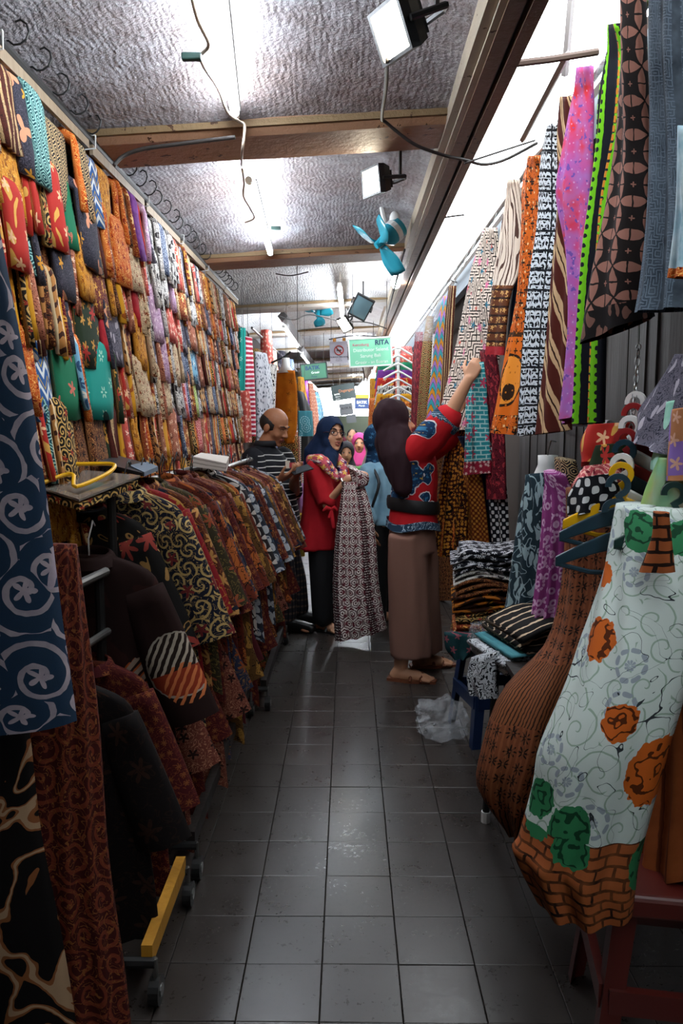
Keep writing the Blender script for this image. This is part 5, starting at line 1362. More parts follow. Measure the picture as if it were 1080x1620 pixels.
for k, (mt, h, lab) in enumerate([(LIB['green_black'][0], .07, 'dark green flowered cloth at the bottom of the stack on the blue stool'), (LIB['rust_floral'][0], .05, 'rust floral cloth second in the stack on the blue stool'), (LIB['black_gold'][0], .06, 'black and gold cloth low in the stack on the blue stool'), (M_GOLDTW, .075, 'gold and brown twisted cloth in the middle of the stack'), (LIB['brown_batik'][0], .06, 'brown batik cloth above the gold twisted one'), (LIB['white_black'][0], .035, 'white flecked cloth under the black flowered ones'), (M_BWFLOWER, .06, 'black cloth with white flowers, second from top of the stack'), (M_BWFLOWER, .05, 'black cloth with white flowers on top of the stack')]):
    folded((sx0 + (-.012 if k == 6 else .006 * ((k * 7) % 5 - 2)), y0, z), .36 + .03 * ((k * 3) % 3), .30, h, mt, lab, .06 * ((k * 5) % 5 - 2), k); z += h * .96
garment('teal_bundle', [(1000, 702, 1000, 750), (1025, 704, 1025, 752), (1040, 715, 1040, 742)], 3.33, 3.31, fabric('cloth_darkteal', '#1c3c40', [('flower', '#8c4a54', 14, dict(R=.25))]), .08, 2, .014, n=10, seed=140, label='teal cloth slipping off the blue stool below the stack', cat='cloth')
garment('clear_bag_stack', [(985, 745, 985, 840), (1015, 740, 1015, 835), (1045, 760, 1045, 820)], 3.05, 2.95, M_PLASTIC, .12, 3, .02, n=12, seed=141, label='clear plastic bag of clothes beside the folded stack', cat='plastic bag', nz=.9)
zz = .69
for k, (mt, h, lab, dx) in enumerate([(M_WBW, .06, 'white and black flecked cloth hanging off the black table', -.06), (fabric('cloth_palecyan', '#4c8c94', [('soft', '#3c7078', 12, dict())]), .025, 'thin turquoise cloth in the striped bundle', -.03), (M_ZEBRA, .07, 'black cloth with cream zebra stripes on the black table', .0)]):
    folded((.70 + dx, 2.62, zz - .05), .36, .30, h, mt, lab, .25, 20 + k, 'bundle on the black table'); zz += h
garment('white_black_tail', [(1040, 745, 1030, 790), (1070, 738, 1075, 785), (1098, 742, 1105, 790)], 2.55, 2.5, M_WBW, .05, 2, .012, n=10, seed=143, label='white and black cloth end hanging below the zebra bundle', cat='cloth')

# plastic bag on the floor
def crumple(name, c, r, mat, label, seed=0):
    b = MB(); b.ellipsoid((0, 0, 0), r, None, 26, 16)
    vs = []
    for p in b.v:
        v = Vector(p); d = 1 + .35 * mnoise.noise(v * 14 + Vector((seed, 0, 0))) + .25 * mnoise.noise(v * 34 + Vector((0, seed, 0)))
        q = v * d; q.z = max(q.z, -r[2] * .8); vs.append(tuple(q))
    b.v = vs
    o = b.build(name, mat, None, smooth=False); o.location = (c[0], c[1], r[2] * .8 + .002)
    return tag(o, label, 'plastic bag')
crumple('plastic_bag', (W(700, 1115, 3.45).x, 3.5, 0), (.13, .12, .09), M_PLASTIC, 'crumpled clear plastic bag on the floor by the blue stool', 3)

# things lying on top of the left rack
pb_ = empty('packed_shirt', W(150, 765, 2.25), 'packed shirts in clear plastic with yellow hangers on the left rack', 'packed shirts')
def quad_slab(pts, th, nm, mt, par):
    P = [Vector(p) for p in pts]; dn = Vector((0, 0, -th))
    return MB().loft([[p for p in P], [p + dn for p in P]]).build(nm, mt, par)
quad_slab([W(62, 770, 2.15), W(125, 790, 2.1), W(222, 752, 2.4), W(120, 742, 2.5)], .006, 'plastic_cover', plain('grey_film', '#6e665e', .12, spec=.8), pb_)
quad_slab([W(62, 778, 2.15), W(125, 797, 2.1), W(218, 760, 2.4), W(120, 750, 2.5)], .018, 'shirt_pack', LIB['black_gold'][0], pb_)
MB().tube([Vector(p) for p in catmull([W(60, 742, 2.3), W(90, 735, 2.35), W(140, 734, 2.38), W(175, 734, 2.38), W(181, 739, 2.36), W(165, 752, 2.28), W(120, 770, 2.15), W(116, 752, 2.2), W(100, 752, 2.2), W(62, 766, 2.15)], 40)], .006, 8).build('yellow_hanger', M_YELP, pb_)
fl_ = empty('document_folder', W(190, 730, 2.75), 'dark grey folder lying on the left rack', 'folder')
quad_slab([W(145, 728, 2.62), W(225, 748, 2.5), W(250, 738, 2.7), W(170, 716, 2.9)], .012, 'cover', plain('folder_dark', '#23262c', .35), fl_)
quad_slab([W(205, 736, 2.6), W(228, 747, 2.5), W(250, 738, 2.7), W(232, 730, 2.8)], .014, 'clip_pocket', plain('folder_blue', '#5c7080', .35), fl_)
pp = MB().loft([[W(305, 722, 3.4), W(318, 716, 3.6), W(362, 722, 3.6), W(358, 733, 3.4)], [W(305, 738, 3.4), W(318, 730, 3.6), W(362, 734, 3.6), W(358, 746, 3.4)]]).build('paper_bundle', fabric('paper_print', '#b8b2aa', [('stripes', '#5c5854', 60, dict(ax='v', duty=.3, op=.6))])); set_origin(pp, W(330, 735, 3.5)); tag(pp, 'white printed paper packet on the left rack', 'paper')

# ------------------------------------------------------------------ people
def frame(fwd, up=(0, 0, 1)):
    f_ = Vector(fwd).normalized(); r_ = f_.cross(Vector(up)).normalized(); u_ = r_.cross(f_)
    return Matrix((r_, f_, u_)).transposed()
def xf(mb, M):
    mb.v = [tuple(M @ Vector(p)) for p in mb.v]; return mb
def merge(dst, src):
    b = len(dst.v); dst.v += src.v; dst.f += [[b + k for k in f_] for f_ in src.f]; dst.uv += src.uv; dst.mi += src.mi; return dst
def head_solid(M, ears=True):
    h = MB()
    h.ellipsoid((0, -.012, .035), (.076, .094, .088)); h.ellipsoid((0, .02, -.015), (.064, .072, .088)); h.ellipsoid((0, .036, -.072), (.046, .046, .040))
    h.ellipsoid((.034, .052, -.025), (.026, .026, .028)); h.ellipsoid((-.034, .052, -.025), (.026, .026, .028))
    h.chain([(0, .084, .018), (0, .094, .0), (0, .107, -.020)], [.009, .010, .013], 10)
    h.ellipsoid((.013, .094, -.024), (.009, .011, .008)); h.ellipsoid((-.013, .094, -.024), (.009, .011, .008))
    h.chain([(-.045, .066, .030), (0, .083, .036), (.045, .066, .030)], [.009, .010, .009], 8)
    h.ellipsoid((0, .086, -.050), (.022, .010, .008)); h.ellipsoid((0, .084, -.062), (.020, .010, .008)); h.ellipsoid((0, .074, -.092), (.02, .014, .014))
    if ears:
        for s in (-1, 1): h.ellipsoid((s * .078, -.008, -.008), (.010, .022, .032))
    return xf(h, M)
def hand_solid(mb, wrist, fwd, normal, side, curl=.5, s=1.0, spread=.05):
    """palm and five fingers; normal = where the palm faces, side=+1/-1 = thumb side along normal x fwd"""
    w = Vector(wrist); f_ = Vector(fwd).normalized(); n_ = Vector(normal); n_ = (n_ - f_ * n_.dot(f_)).normalized(); t_ = n_.cross(f_) * side
    offs = (.030, .010, -.010, -.029); kn = (.084, .088, .083, .074); fl = (.070, .078, .072, .056)
    for o_, k_, l_ in zip(offs, kn, fl):
        base = w + (f_ * k_ + t_ * o_) * s
        mb.chain([w + t_ * o_ * .55 * s + f_ * .005, w + (f_ * k_ * .5 + t_ * o_ * .9) * s, base], [.015 * s, .014 * s, .0115 * s], 10)
        p = base; a = 0; pts = [p]
        for q, fr in enumerate((.45, .30, .25)):
            a += curl * (.8 if q == 0 else 1.0)
            d = f_ * math.cos(a) + n_ * math.sin(a) + t_ * (o_ * spread * 10)
            p = p + d.normalized() * l_ * fr * s; pts.append(p)
        mb.chain(pts, [.0098 * s, .0092 * s, .0085 * s, .0075 * s], 9)
    b0 = w + (f_ * .022 + t_ * .024) * s
    d1 = (f_ * .62 + t_ * .72 + n_ * .25).normalized(); p1 = b0 + d1 * .040 * s; d2 = (f_ * .85 + t_ * .30 + n_ * (.3 + curl * .4)).normalized(); p2 = p1 + d2 * .030 * s; p3 = p2 + d2 * .024 * s
    mb.chain([b0, p1, p2, p3], [.0145 * s, .0115 * s, .0100 * s, .0082 * s], 9)
    mb.ellipsoid(w + f_ * .045 * s + n_ * .004, (.034 * s, .045 * s, .015 * s), Matrix((t_, f_, n_)).transposed(), 14, 8)
    return mb
def remeshed(mb, name, mat, parent=None, voxel=.007, smooth=4, fold=0.0, fscale=(10, 10, 3), seed=0):
    o = mb.build(name, mat, None)
    m1 = o.modifiers.new('r', 'REMESH'); m1.mode = 'VOXEL'; m1.voxel_size = voxel; m1.use_smooth_shade = True
    m2 = o.modifiers.new('s', 'SMOOTH'); m2.factor = .5; m2.iterations = smooth
    bake(o)
    me = o.data
    if fold:
        n = len(me.vertices); co = np.empty(n * 3); me.vertices.foreach_get('co', co); co = co.reshape(-1, 3)
        no = np.empty(n * 3); me.vertices.foreach_get('normal', no); no = no.reshape(-1, 3)
        for i in range(n):
            p = co[i]
            k = mnoise.noise(Vector((p[0] * fscale[0] + seed, p[1] * fscale[1], p[2] * fscale[2]))) + .5 * mnoise.noise(Vector((p[0] * fscale[0] * 2.3, p[1] * fscale[1] * 2.3 + seed, p[2] * fscale[2] * 2.6)))
            co[i] = p + no[i] * fold * k
        me.vertices.foreach_set('co', co.reshape(-1))
    me.materials.clear(); me.materials.append(mat)
    me.polygons.foreach_set('use_smooth', [True] * len(me.polygons)); me.update()
    if parent is not None: part(o, parent)
    return o
def cut(o, test):
    bm_ = bmesh.new(); bm_.from_mesh(o.data)
    bmesh.ops.delete(bm_, geom=[v for v in bm_.verts if test(v.co)], context='VERTS')
    bm_.to_mesh(o.data); bm_.free(); o.data.update(); return o
def solidify(o, t, off=-1):
    m_ = o.modifiers.new('t', 'SOLIDIFY'); m_.thickness = t; m_.offset = off; return o
M_EYE = plain('eye_white', '#d8d4cc', .3); M_IRIS = plain('eye_dark', '#140c08', .2); M_BROW = plain('brow_dark', '#1c1210', .8); M_LIP = plain('lips', '#7c3a34', .5); M_HAIR = plain('hair_black', '#1a1614', .6)
def face(root, M, brow=True, closed=False, lip=M_LIP, gape=0.0):
    for s in (-1, 1):
        e = MB(); e.ellipsoid((s * .031, .0745, .012), (.0135, .0085, .0045 if closed else .0085), None, 12, 8); eo = xf(e, M).build('eye', M_SKIN if closed else M_EYE, root, smooth=True)
        if not closed:
            e = MB(); e.ellipsoid((s * .031 + .001, .0815, .012), (.006, .003, .0065), None, 10, 6); xf(e, M).build('iris', M_IRIS, eo, smooth=True)
        e = MB(); e.tube([(s * .018, .083, .0185), (s * .031, .0845, .0215), (s * .046, .074, .016)], .0018, 6); xf(e, M).build('lash_line', M_BROW, root)
        if brow:
            e = MB(); e.tube([(s * .014, .090, .034), (s * .032, .086, .041), (s * .052, .068, .033)], [.003, .0042, .002], 6); xf(e, M).build('eyebrow', M_BROW, root)
    e = MB(); e.chain([(-.020, .084, -.053), (-.007, .0935, -.049), (0, .094, -.0505), (.007, .0935, -.049), (.020, .084, -.053)], [.003, .005, .0045, .005, .003], 8); xf(e, M).build('upper_lip', lip, root, smooth=True)
    e = MB(); e.chain([(-.018, .084, -.057 - gape), (0, .092, -.064 - gape), (.018, .084, -.057 - gape)], [.003, .0058, .003], 8); xf(e, M).build('lower_lip', lip, root, smooth=True)
    if gape:
        e = MB(); e.ellipsoid((0, .086, -.056 - gape / 2), (.014, .008, .004 + gape / 2)); xf(e, M).build('mouth_opening', plain('mouth_dark', '#3a1412', .5), root, smooth=True)
def hijab_solid(M, extra=(), r=(.090, .112, .112)):
    h = MB(); h.ellipsoid((0, -.012, .030), r); h.ellipsoid((0, .006, -.045), (.078, .085, .085)); xf(h, M)
    return h
def face_open(M, ax=.056, az=.086, cz=-.012, ymin=.02):
    Mi = M.inverted()
    def test(co):
        p = Mi @ co
        return p.y > ymin and (p.x / ax) ** 2 + ((p.z - cz) / az) ** 2 < 1
    return test
def leg_chain(b, hip, knee, ankle, r=(.085, .06, .04)): b.chain([hip, knee, ankle], list(r), 14)
def foot_solid(b, ankle, d, L_=.23):
    a = Vector(ankle); d = Vector(d).normalized()
    g = Vector((a.x, a.y, 0))
    b.chain([a, g + Vector((0, 0, .05)) - d * .015, g + Vector((0, 0, .032)) - d * .035], [.034, .036, .030], 12)
    b.chain([g + Vector((0, 0, .04)), g + Vector((0, 0, .034)) + d * L_ * .35, g + Vector((0, 0, .024)) + d * L_ * .62], [.036, .036, .024], 12)
    side = d.cross(Vector((0, 0, 1)))
    for k in range(5):
        o_ = (k - 2) * .017; b.chain([g + d * L_ * .55 + side * o_ + Vector((0, 0, .024)), g + d * L_ * (.80 - .03 * abs(k - 1)) + side * o_ + Vector((0, 0, .016))], [.013, .009 if k else .011], 8)

# ---- the woman in the red tunic
D = 5.32
hc = W(523, 690, D); fd = Vector((.58, -.80, .12)); M1 = Matrix.Translation(hc) @ frame(fd, (.12, 0, 1)).to_4x4()
b = MB(); merge(b, head_solid(M1, False))
nk = W(514, 728, D + .02)
b.chain([hc + Vector((0, 0, -.05)), nk], [.05, .055])
b.rings([(W(514, 735, D), .10, .15, -.5), (W(515, 770, D), .10, .15, -.5), (W(512, 830, D), .11, .15, -.5), (W(511, 862, D), .11, .15, -.5)], 24)
sR, eR, wR = W(501, 742, 5.17), W(517, 797, 5.08), W(550, 758, 5.02)
sL, eL, wL = W(536, 740, 5.46), W(562, 790, 5.42), W(570, 758, 5.2)
b.chain([sR, eR, wR], [.052, .043, .027]); b.chain([sL, eL, wL], [.052, .043, .027])
hand_solid(b, wR, Vector((.75, .15, .45)), Vector((.3, .3, -.9)), 1, .55, .95); hand_solid(b, wL, Vector((-.35, -.75, .3)), Vector((0, .2, -1)), -1, .5, .95)
aR, aL = W(511, 984, 5.3), W(522, 976, 5.5)
leg_chain(b, W(508, 860, 5.26), W(510, 920, 5.26), aR); leg_chain(b, W(518, 860, 5.42), W(519, 920, 5.45), aL)
aR.z = .07; aL.z = .07
foot_solid(b, aR, (.75, -.65, 0), .2); foot_solid(b, aL, (.8, -.5, 0), .2)
P1 = remeshed(b, 'person', M_SKIN2, None, .006, 3)
tag(P1, 'woman in red tunic and navy headscarf holding up a long batik cloth', 'person')
face(P1, M1, lip=plain('lips_rose', '#8c4038', .5), gape=.006)
M_REDT = fabric('tunic_red', '#a81c24', [('soft', '#8c141c', 6, dict(op=.4))], coord='XZ')
b = MB(); b.rings([(W(513, 722, D), .06, .07, -.5), (W(513, 732, D), .09, .155, -.5), (W(512, 745, D), .115, .185, -.5), (W(513, 775, D), .125, .175, -.5), (W(511, 810, D), .13, .17, -.5), (W(508, 845, D), .14, .185, -.5), (W(505, 866, D), .15, .195, -.5)], 28)
b.chain([sR + Vector((0, 0, .0)), sR.lerp(eR, .5), eR + Vector((.0, 0, .0)), eR.lerp(wR, .08)], [.072, .075, .070, .060], 16); b.chain([sL, sL.lerp(eL, .5), eL, eL.lerp(wL, .2)], [.070, .072, .068, .056], 16)
tun = remeshed(b, 'tunic', M_REDT, P1, .010, 3, .012, (9, 9, 3), 3)
# bow at the sleeve
cb = W(524, 806, 4.99)
b = MB(); b.chain([cb, cb + Vector((-.03, -.01, .012)), cb + Vector((-.05, 0, -.008))], [.010, .016, .008], 8); b.chain([cb, cb + Vector((.02, -.01, .015)), cb + Vector((.035, 0, -.005))], [.010, .014, .008], 8); b.chain([cb, cb + Vector((.006, -.01, -.05)), cb + Vector((.014, -.01, -.11))], [.008, .013, .015], 8); b.chain([cb, cb + Vector((-.012, -.01, -.05))], [.008, .012], 8)
b.build('sleeve_bow', M_REDT, P1, smooth=True)
# side panel of the tunic longer at the back
garment('tunic_back_panel', [(760, 482, 760, 498), (820, 481, 820, 502), (874, 480, 872, 500)], 5.36, 5.25, M_REDT, .06, 1, .01, n=10, ns=10, seed=150, parent=P1)
M_BLACKT = plain('trousers_black', '#0c0c0e', .8)
b = MB(); b.chain([W(508, 850, 5.26), W(509, 915, 5.25), W(511, 975, 5.26)], [.10, .085, .075], 16); b.chain([W(518, 850, 5.42), W(519, 915, 5.45), W(521, 968, 5.47)], [.10, .085, .075], 16)
remeshed(b, 'trousers', M_BLACKT, P1, .010, 2, .006, (9, 9, 2), 5)
for a_, d_ in ((aR, Vector((.75, -.65, 0))), (aL, Vector((.8, -.5, 0)))):
    g = Vector((a_.x, a_.y, 0)); d_.normalize(); sd = d_.cross(Vector((0, 0, 1)))
    MB().loft([[g - d_ * .07 + sd * .03, g + d_ * .05 + sd * .045, g + d_ * .17 + sd * .02, g + d_ * .17 - sd * .02, g + d_ * .05 - sd * .045, g - d_ * .07 - sd * .03], [p + Vector((0, 0, .012)) for p in (g - d_ * .07 + sd * .03, g + d_ * .05 + sd * .045, g + d_ * .17 + sd * .02, g + d_ * .17 - sd * .02, g + d_ * .05 - sd * .045, g - d_ * .07 - sd * .03)]]).build('sandal_sole', M_BLACK, P1)
    MB().tube([g + d_ * .06 + sd * .045 + Vector((0, 0, .01)), g + d_ * .06 + Vector((0, 0, .078)), g + d_ * .06 - sd * .045 + Vector((0, 0, .01))], .012, 6).build('sandal_strap', M_BLACK, P1)
M_NAVYH = plain('scarf_navy', '#14243f', .8, spec=.15)
h = hijab_solid(M1); h.chain([hc + Vector((0, .01, -.06)), W(512, 722, D), W(511, 738, D)], [.078, .085, .10], 18); h.chain([hc + Vector((.0, 0, -.1)), W(520, 728, 5.2), W(522, 742, 5.16)], [.06, .06, .045], 14)
h.chain([hc + Vector((-.05, .03, -.02)), W(494, 715, 5.36), W(488, 760, 5.4)], [.07, .06, .03], 14)
hj = remeshed(h, 'headscarf', M_NAVYH, P1, .007, 4, .006, (14, 14, 6), 7); cut(hj, face_open(M1)); solidify(hj, .005)
# flowered shawl over the shoulders
M_SHAWLF = fabric('shawl_flowers', '#b04c58', [('flower', '#d8b054', 22, dict(R=.4)), ('flower', '#3c2c5c', 17, dict(R=.36, n=6)), ('flower', '#e0d4c4', 27, dict(R=.26))], coord='XZ')
b = MB(); b.chain([W(492, 728, 5.28), W(505, 727, 5.13), W(519, 737, 5.06), W(532, 756, 5.04)], [.036, .04, .038, .026], 12); b.chain([W(530, 724, 5.36), W(541, 738, 5.26), W(544, 756, 5.2)], [.036, .04, .032], 12)
remeshed(b, 'flowered_shawl', M_SHAWLF, P1, .008, 2, .010, (16, 16, 8), 2)
def glasses(root, M, mat):
    for s in (-1, 1):
        g_ = MB(); pts = [(s * .033 + .0225 * math.cos(a), .096 - .35 * abs(s * .033 + .0225 * math.cos(a)) ** 1.3, .009 + .0165 * math.sin(a)) for a in [2 * math.pi * k / 20 for k in range(21)]]
        g_.tube(pts, .0022, 6, caps=False); fr = xf(g_, M).build('glasses_rim', mat, root)
        g_ = MB(); g_.tube([(s * .054, .078, .014), (s * .080, .06, .016), (s * .083, -.01, .012)], .0020, 6); xf(g_, M).build('glasses_temple', mat, root)
    g_ = MB(); g_.tube([(-.011, .099, .012), (0, .103, .016), (.011, .099, .012)], .002, 6); xf(g_, M).build('glasses_bridge', mat, root)
glasses(P1, M1, plain('glasses_maroon', '#3c1014', .3))
def wristband(root, w, d, r, mat, nm='wristwatch'):
    d = Vector(d).normalized(); a = d.orthogonal().normalized(); c = d.cross(a)
    MB().tube([Vector(w) + (a * math.cos(t) + c * math.sin(t)) * r for t in [2 * math.pi * k / 20 for k in range(21)]], .006, 6, caps=False).build('watch_band', mat, root)
    cm = (Vector((0, 0, CAM_H)) - Vector(w)); cm = (cm - d * cm.dot(d)).normalized()
    MB().tube([Vector(w) + cm * (r - .004), Vector(w) + cm * (r + .008)], .017, 16).build('watch_case', mat, root)
wristband(P1, wR.lerp(eR, .12), wR - eR, .033, plain('watch_silver', '#a8a49c', .25, metallic=.8))
# her cloth
M_HELD = fabric('held_batik', '#e8ded6', [('hex', '#4a2226', 15, dict(k=5, t=.42)), ('flower', '#6c2430', 20, dict(R=.36, n=8, jit=.0)), ('vine', '#2a1a1c', 46, dict(k=14, t=.18)), ('stripes', '#3a2426', 4.2, dict(ax='u', duty=.22, within=('stripes', 60, dict(ax='v', duty=.6))))])
hr_ = empty('batik_cloth', W(560, 770, 5.0), 'long maroon and white batik cloth held by the woman in red', 'cloth')
garment('hanging_length', [(762, 542, 762, 574), (800, 537, 800, 586), (850, 530, 850, 594), (920, 526, 920, 599), (970, 527, 965, 606), (1014, 530, 994, 612)], [5.02, 5.0, 4.98, 4.97, 4.96, 4.96], [5.0, 4.96, 4.95, 4.95, 4.95, 4.97], M_HELD, .14, 3.5, .022, seed=160, parent=hr_)
garment('folded_over_end', [(735, 551, 742, 560), (745, 552, 752, 582), (758, 556, 766, 582), (770, 562, 770, 575)], 4.98, 4.94, M_HELD, .07, 1.5, .012, n=12, ns=12, seed=161, parent=hr_)

# ---- the woman reaching up on the right
D = 4.3
hc = W(624, 672, D); fd = Vector((.93, .28, .10)); M2 = Matrix.Translation(hc) @ frame(fd).to_4x4()
b = MB(); merge(b, head_solid(M2, False))
b.chain([hc + Vector((-.01, 0, -.06)), W(645, 712, D)], [.05, .06])
b.rings([(W(650, 715, D), .10, .16, .25), (W(652, 760, D), .10, .14, .25), (W(650, 800, D), .10, .12, .25), (W(648, 840, D), .09, .11, .25)], 24)
sR, eR, wR = W(660, 712, 4.17), W(708, 662, 4.12), W(741, 600, 4.08)
sL, eL, wL = W(672, 715, 4.46), W(712, 690, 4.4), W(738, 625, 4.3)
b.chain([sR, eR, wR], [.055, .044, .028]); b.chain([sL, eL, wL], [.055, .044, .028])
hand_solid(b, wR, (W(756, 570, 4.08) - wR), Vector((.3, .9, 0)), -1, .7, .95); hand_solid(b, wL, (W(752, 596, 4.25) - wL), Vector((.3, -.9, 0)), 1, .6, .95)
aR, aL = W(634, 1052, 4.26), W(668, 1050, 4.5)
leg_chain(b, W(647, 850, 4.24), W(644, 940, 4.24), aR, (.065, .055, .04)); leg_chain(b, W(656, 850, 4.40), W(662, 940, 4.46), aL, (.065, .055, .04))
aR.z = .075; aL.z = .075
foot_solid(b, aR, (.95, -.25, 0)); foot_solid(b, aL, (.95, .1, 0))
P2 = remeshed(b, 'person', M_SKIN2, None, .006, 3)
tag(P2, 'woman in dark maroon headscarf and red printed shirt reaching up to the hanging cloths', 'person')
face(P2, M2)
blue_at = [(.0, 0, .09)]
M_REDP2 = None
def printed_red():
    t = NT('shirt_red_printed'); tc = t.n('ShaderNodeTexCoord'); x, y, z = t.xy(tc.outputs['Object']); p = t.vec(t.m('ADD', x, t.m('MULTIPLY', y, .5)), z)
    q = W(632, 755, 4.2); q2 = W(667, 760, 4.2); q3 = W(662, 680, 4.15)
    def uvp(v): return (v.x + v.y * .5, v.z)
    col = srgb('#a8191f')
    wob = t.m('MULTIPLY', t.m('SUBTRACT', t.noise(p, 14.0, 2.0), .5), .10)
    tot = None
    for v, r in ((q, .085), (W(622, 780, 4.2), .05), (q2, .028), (W(664, 785, 4.2), .028), (W(668, 740, 4.2), .028), (q3, .035), (W(676, 800, 4.2), .02)):
        u, w = uvp(v); d = t.m('ADD', t.vm('DISTANCE', p, (u, w, 0)), wob); k = t.m('SUBTRACT', r, d); tot = k if tot is None else t.m('MAXIMUM', tot, k)
    col = t.mix(t.m('GREATER_THAN', tot, -.006), col, srgb('#c8c4c4'))
    col = t.mix(t.m('GREATER_THAN', tot, 0.0), col, srgb('#17304e'))
    nz = t.noise(p, 38.0, 2.0)
    col = t.mix(t.m('MULTIPLY', t.m('GREATER_THAN', tot, .006), t.m('GREATER_THAN', nz, .58)), col, srgb('#2c6484'))
    col = t.mix(t.m('MULTIPLY', t.m('GREATER_THAN', tot, .006), t.m('LESS_THAN', nz, .38)), col, srgb('#b08a3c'))
    return t.bsdf(col, .8, spec=.15)
M_REDP2 = printed_red()
b = MB(); b.rings([(W(648, 698, D), .07, .09, .25), (W(650, 712, D), .11, .175, .25), (W(654, 735, D), .125, .175, .25), (W(656, 770, D), .125, .165, .25), (W(654, 798, D), .122, .16, .25), (W(653, 812, D), .125, .17, .25), (W(653, 832, D), .135, .18, .25)], 28)
b.chain([sR, sR.lerp(eR, .5), sR.lerp(eR, .95)], [.085, .085, .078], 16); b.chain([sL, sL.lerp(eL, .5), sL.lerp(eL, .95)], [.08, .08, .072], 16)
remeshed(b, 'shirt', M_REDP2, P2, .009, 3, .012, (9, 9, 5), 9)
M_BAND = fabric('sleeve_band', '#22384c', [('vine', '#9ab0bc', 40, dict(k=14, t=.3))], coord='XZ')
ca = sR.lerp(eR, .93); dd = (eR - sR).normalized(); a1 = dd.orthogonal().normalized(); a2 = dd.cross(a1)
MB().loft([[ca + dd * k * .034 + (a1 * math.cos(t) + a2 * math.sin(t)) * .083 for t in [2 * math.pi * j / 24 for j in range(24)]] for k in (-.7, .7)], True, False, False).build('sleeve_band', M_BAND, P2, smooth=True)
# hem band and black waist pouch
hb = MB(); rg = []
for (py, rx, ry) in ((822, .142, .187), (834, .147, .192)):
    c = W(653, py, D); rg.append([c + Vector((rx * math.cos(t) * math.cos(.25) - ry * math.sin(t) * math.sin(.25), rx * math.cos(t) * math.sin(.25) + ry * math.sin(t) * math.cos(.25), .012 * math.sin(t * 3))) for t in [2 * math.pi * j / 36 for j in range(36)]])
hb.loft(rg, True, False, False).build('hem_band', M_BAND, P2, smooth=True)
hb = MB(); rg = []
for (py, rx, ry) in ((788, .137, .178), (794, .142, .184), (803, .142, .184), (808, .137, .178)):
    c = W(653, py, D); rg.append([c + Vector((rx * math.cos(t) * math.cos(.25) - ry * math.sin(t) * math.sin(.25), rx * math.cos(t) * math.sin(.25) + ry * math.sin(t) * math.cos(.25), -.10 * rx * math.cos(t))) for t in [2 * math.pi * j / 36 for j in range(36)]])
hb.loft(rg, True, False, False).build('waist_bag', plain('bag_black', '#0e0e10', .6), P2, smooth=True)
M_CULOTTE = plain('trousers_dustypink', '#7c5a4e', .85, spec=.15)
b = MB()
b.rings([(W(652, 818, D), .10, .14, .25), (W(651, 840, D), .12, .155, .25), (W(649, 870, D), .125, .16, .25)], 28)
b.rings([(W(644, 845, 4.22), .108, .092, .25), (W(645, 900, 4.22), .108, .092, .25), (W(647, 970, 4.23), .11, .096, .25), (W(651, 1037, 4.25), .115, .10, .25)], 24)
b.rings([(W(656, 845, 4.42), .115, .095, .25), (W(660, 900, 4.44), .115, .095, .25), (W(665, 970, 4.46), .115, .10, .25), (W(668, 1030, 4.48), .12, .10, .25)], 24)
remeshed(b, 'wide_trousers', M_CULOTTE, P2, .011, 2, .018, (10, 10, 1.4), 12)
for a_, d_ in ((aR, Vector((.95, -.25, 0))), (aL, Vector((.95, .1, 0)))):
    g = Vector((a_.x, a_.y, 0)); d_.normalize(); sd = d_.cross(Vector((0, 0, 1)))
    q = [g - d_ * .075 + sd * .03, g + d_ * .05 + sd * .048, g + d_ * .2 + sd * .025, g + d_ * .2 - sd * .025, g + d_ * .05 - sd * .048, g - d_ * .075 - sd * .03]
    MB().loft([q, [p + Vector((0, 0, .016)) for p in q]]).build('sandal_sole', plain('sandal_brown', '#6c3a22', .6), P2)
    for k in (.06, .12): MB().tube([g + d_ * k + sd * .05 + Vector((0, 0, .012)), g + d_ * k + Vector((0, 0, .082 - k * .25)), g + d_ * k - sd * .05 + Vector((0, 0, .012))], .010, 6).build('sandal_strap', plain('sandal_brown', '#6c3a22', .6), P2)
M_MARH = plain('scarf_maroon', '#2a181d', .8, spec=.15)
h = hijab_solid(M2, r=(.092, .108, .120)); h.ellipsoid(W(622, 694, 4.3), (.090, .10, .15)); h.ellipsoid(W(619, 680, 4.28), (.082, .09, .12)); h.chain([W(624, 690, 4.27), W(630, 725, 4.2), W(637, 772, 4.15)], [.098, .088, .045], 18); h.chain([hc + Vector((.01, 0, -.07)), W(648, 712, 4.22), W(640, 735, 4.17)], [.075, .06, .05], 16); h.chain([W(612, 700, 4.30), W(624, 745, 4.22), W(633, 775, 4.17)], [.07, .055, .028], 14)
hj = remeshed(h, 'headscarf', M_MARH, P2, .008, 4, .010, (16, 16, 3.0), 21); cut(hj, face_open(M2, .058, .088, -.01, .035)); solidify(hj, .005)

# ---- person in the pale denim shirt behind her
D = 5.57
hc = W(599, 700, D); M3 = Matrix.Translation(hc) @ frame(Vector((.75, .65, 0))).to_4x4()
b = MB(); merge(b, head_solid(M3, False)); b.chain([hc + Vector((0, 0, -.06)), W(599, 735, D)], [.05, .06])
b.rings([(W(599, 745, D), .10, .15, .6), (W(599, 790, D), .10, .13, .6), (W(599, 830, D), .11, .14, .6)], 24)
sR, eR, wR = W(583, 748, 5.47), W(577, 792, 5.44), W(587, 830, 5.37); sL, eL, wL = W(615, 748, 5.67), W(625, 790, 5.62), W(627, 815, 5.47)
b.chain([sR, eR, wR], [.05, .042, .028]); b.chain([sL, eL, wL], [.05, .042, .028]); hand_solid(b, wR, Vector((.2, -.1, -1)), Vector((1, 0, 0)), 1, .3); hand_solid(b, wL, Vector((.4, -.2, -.8)), Vector((-1, 0, 0)), -1, .3)
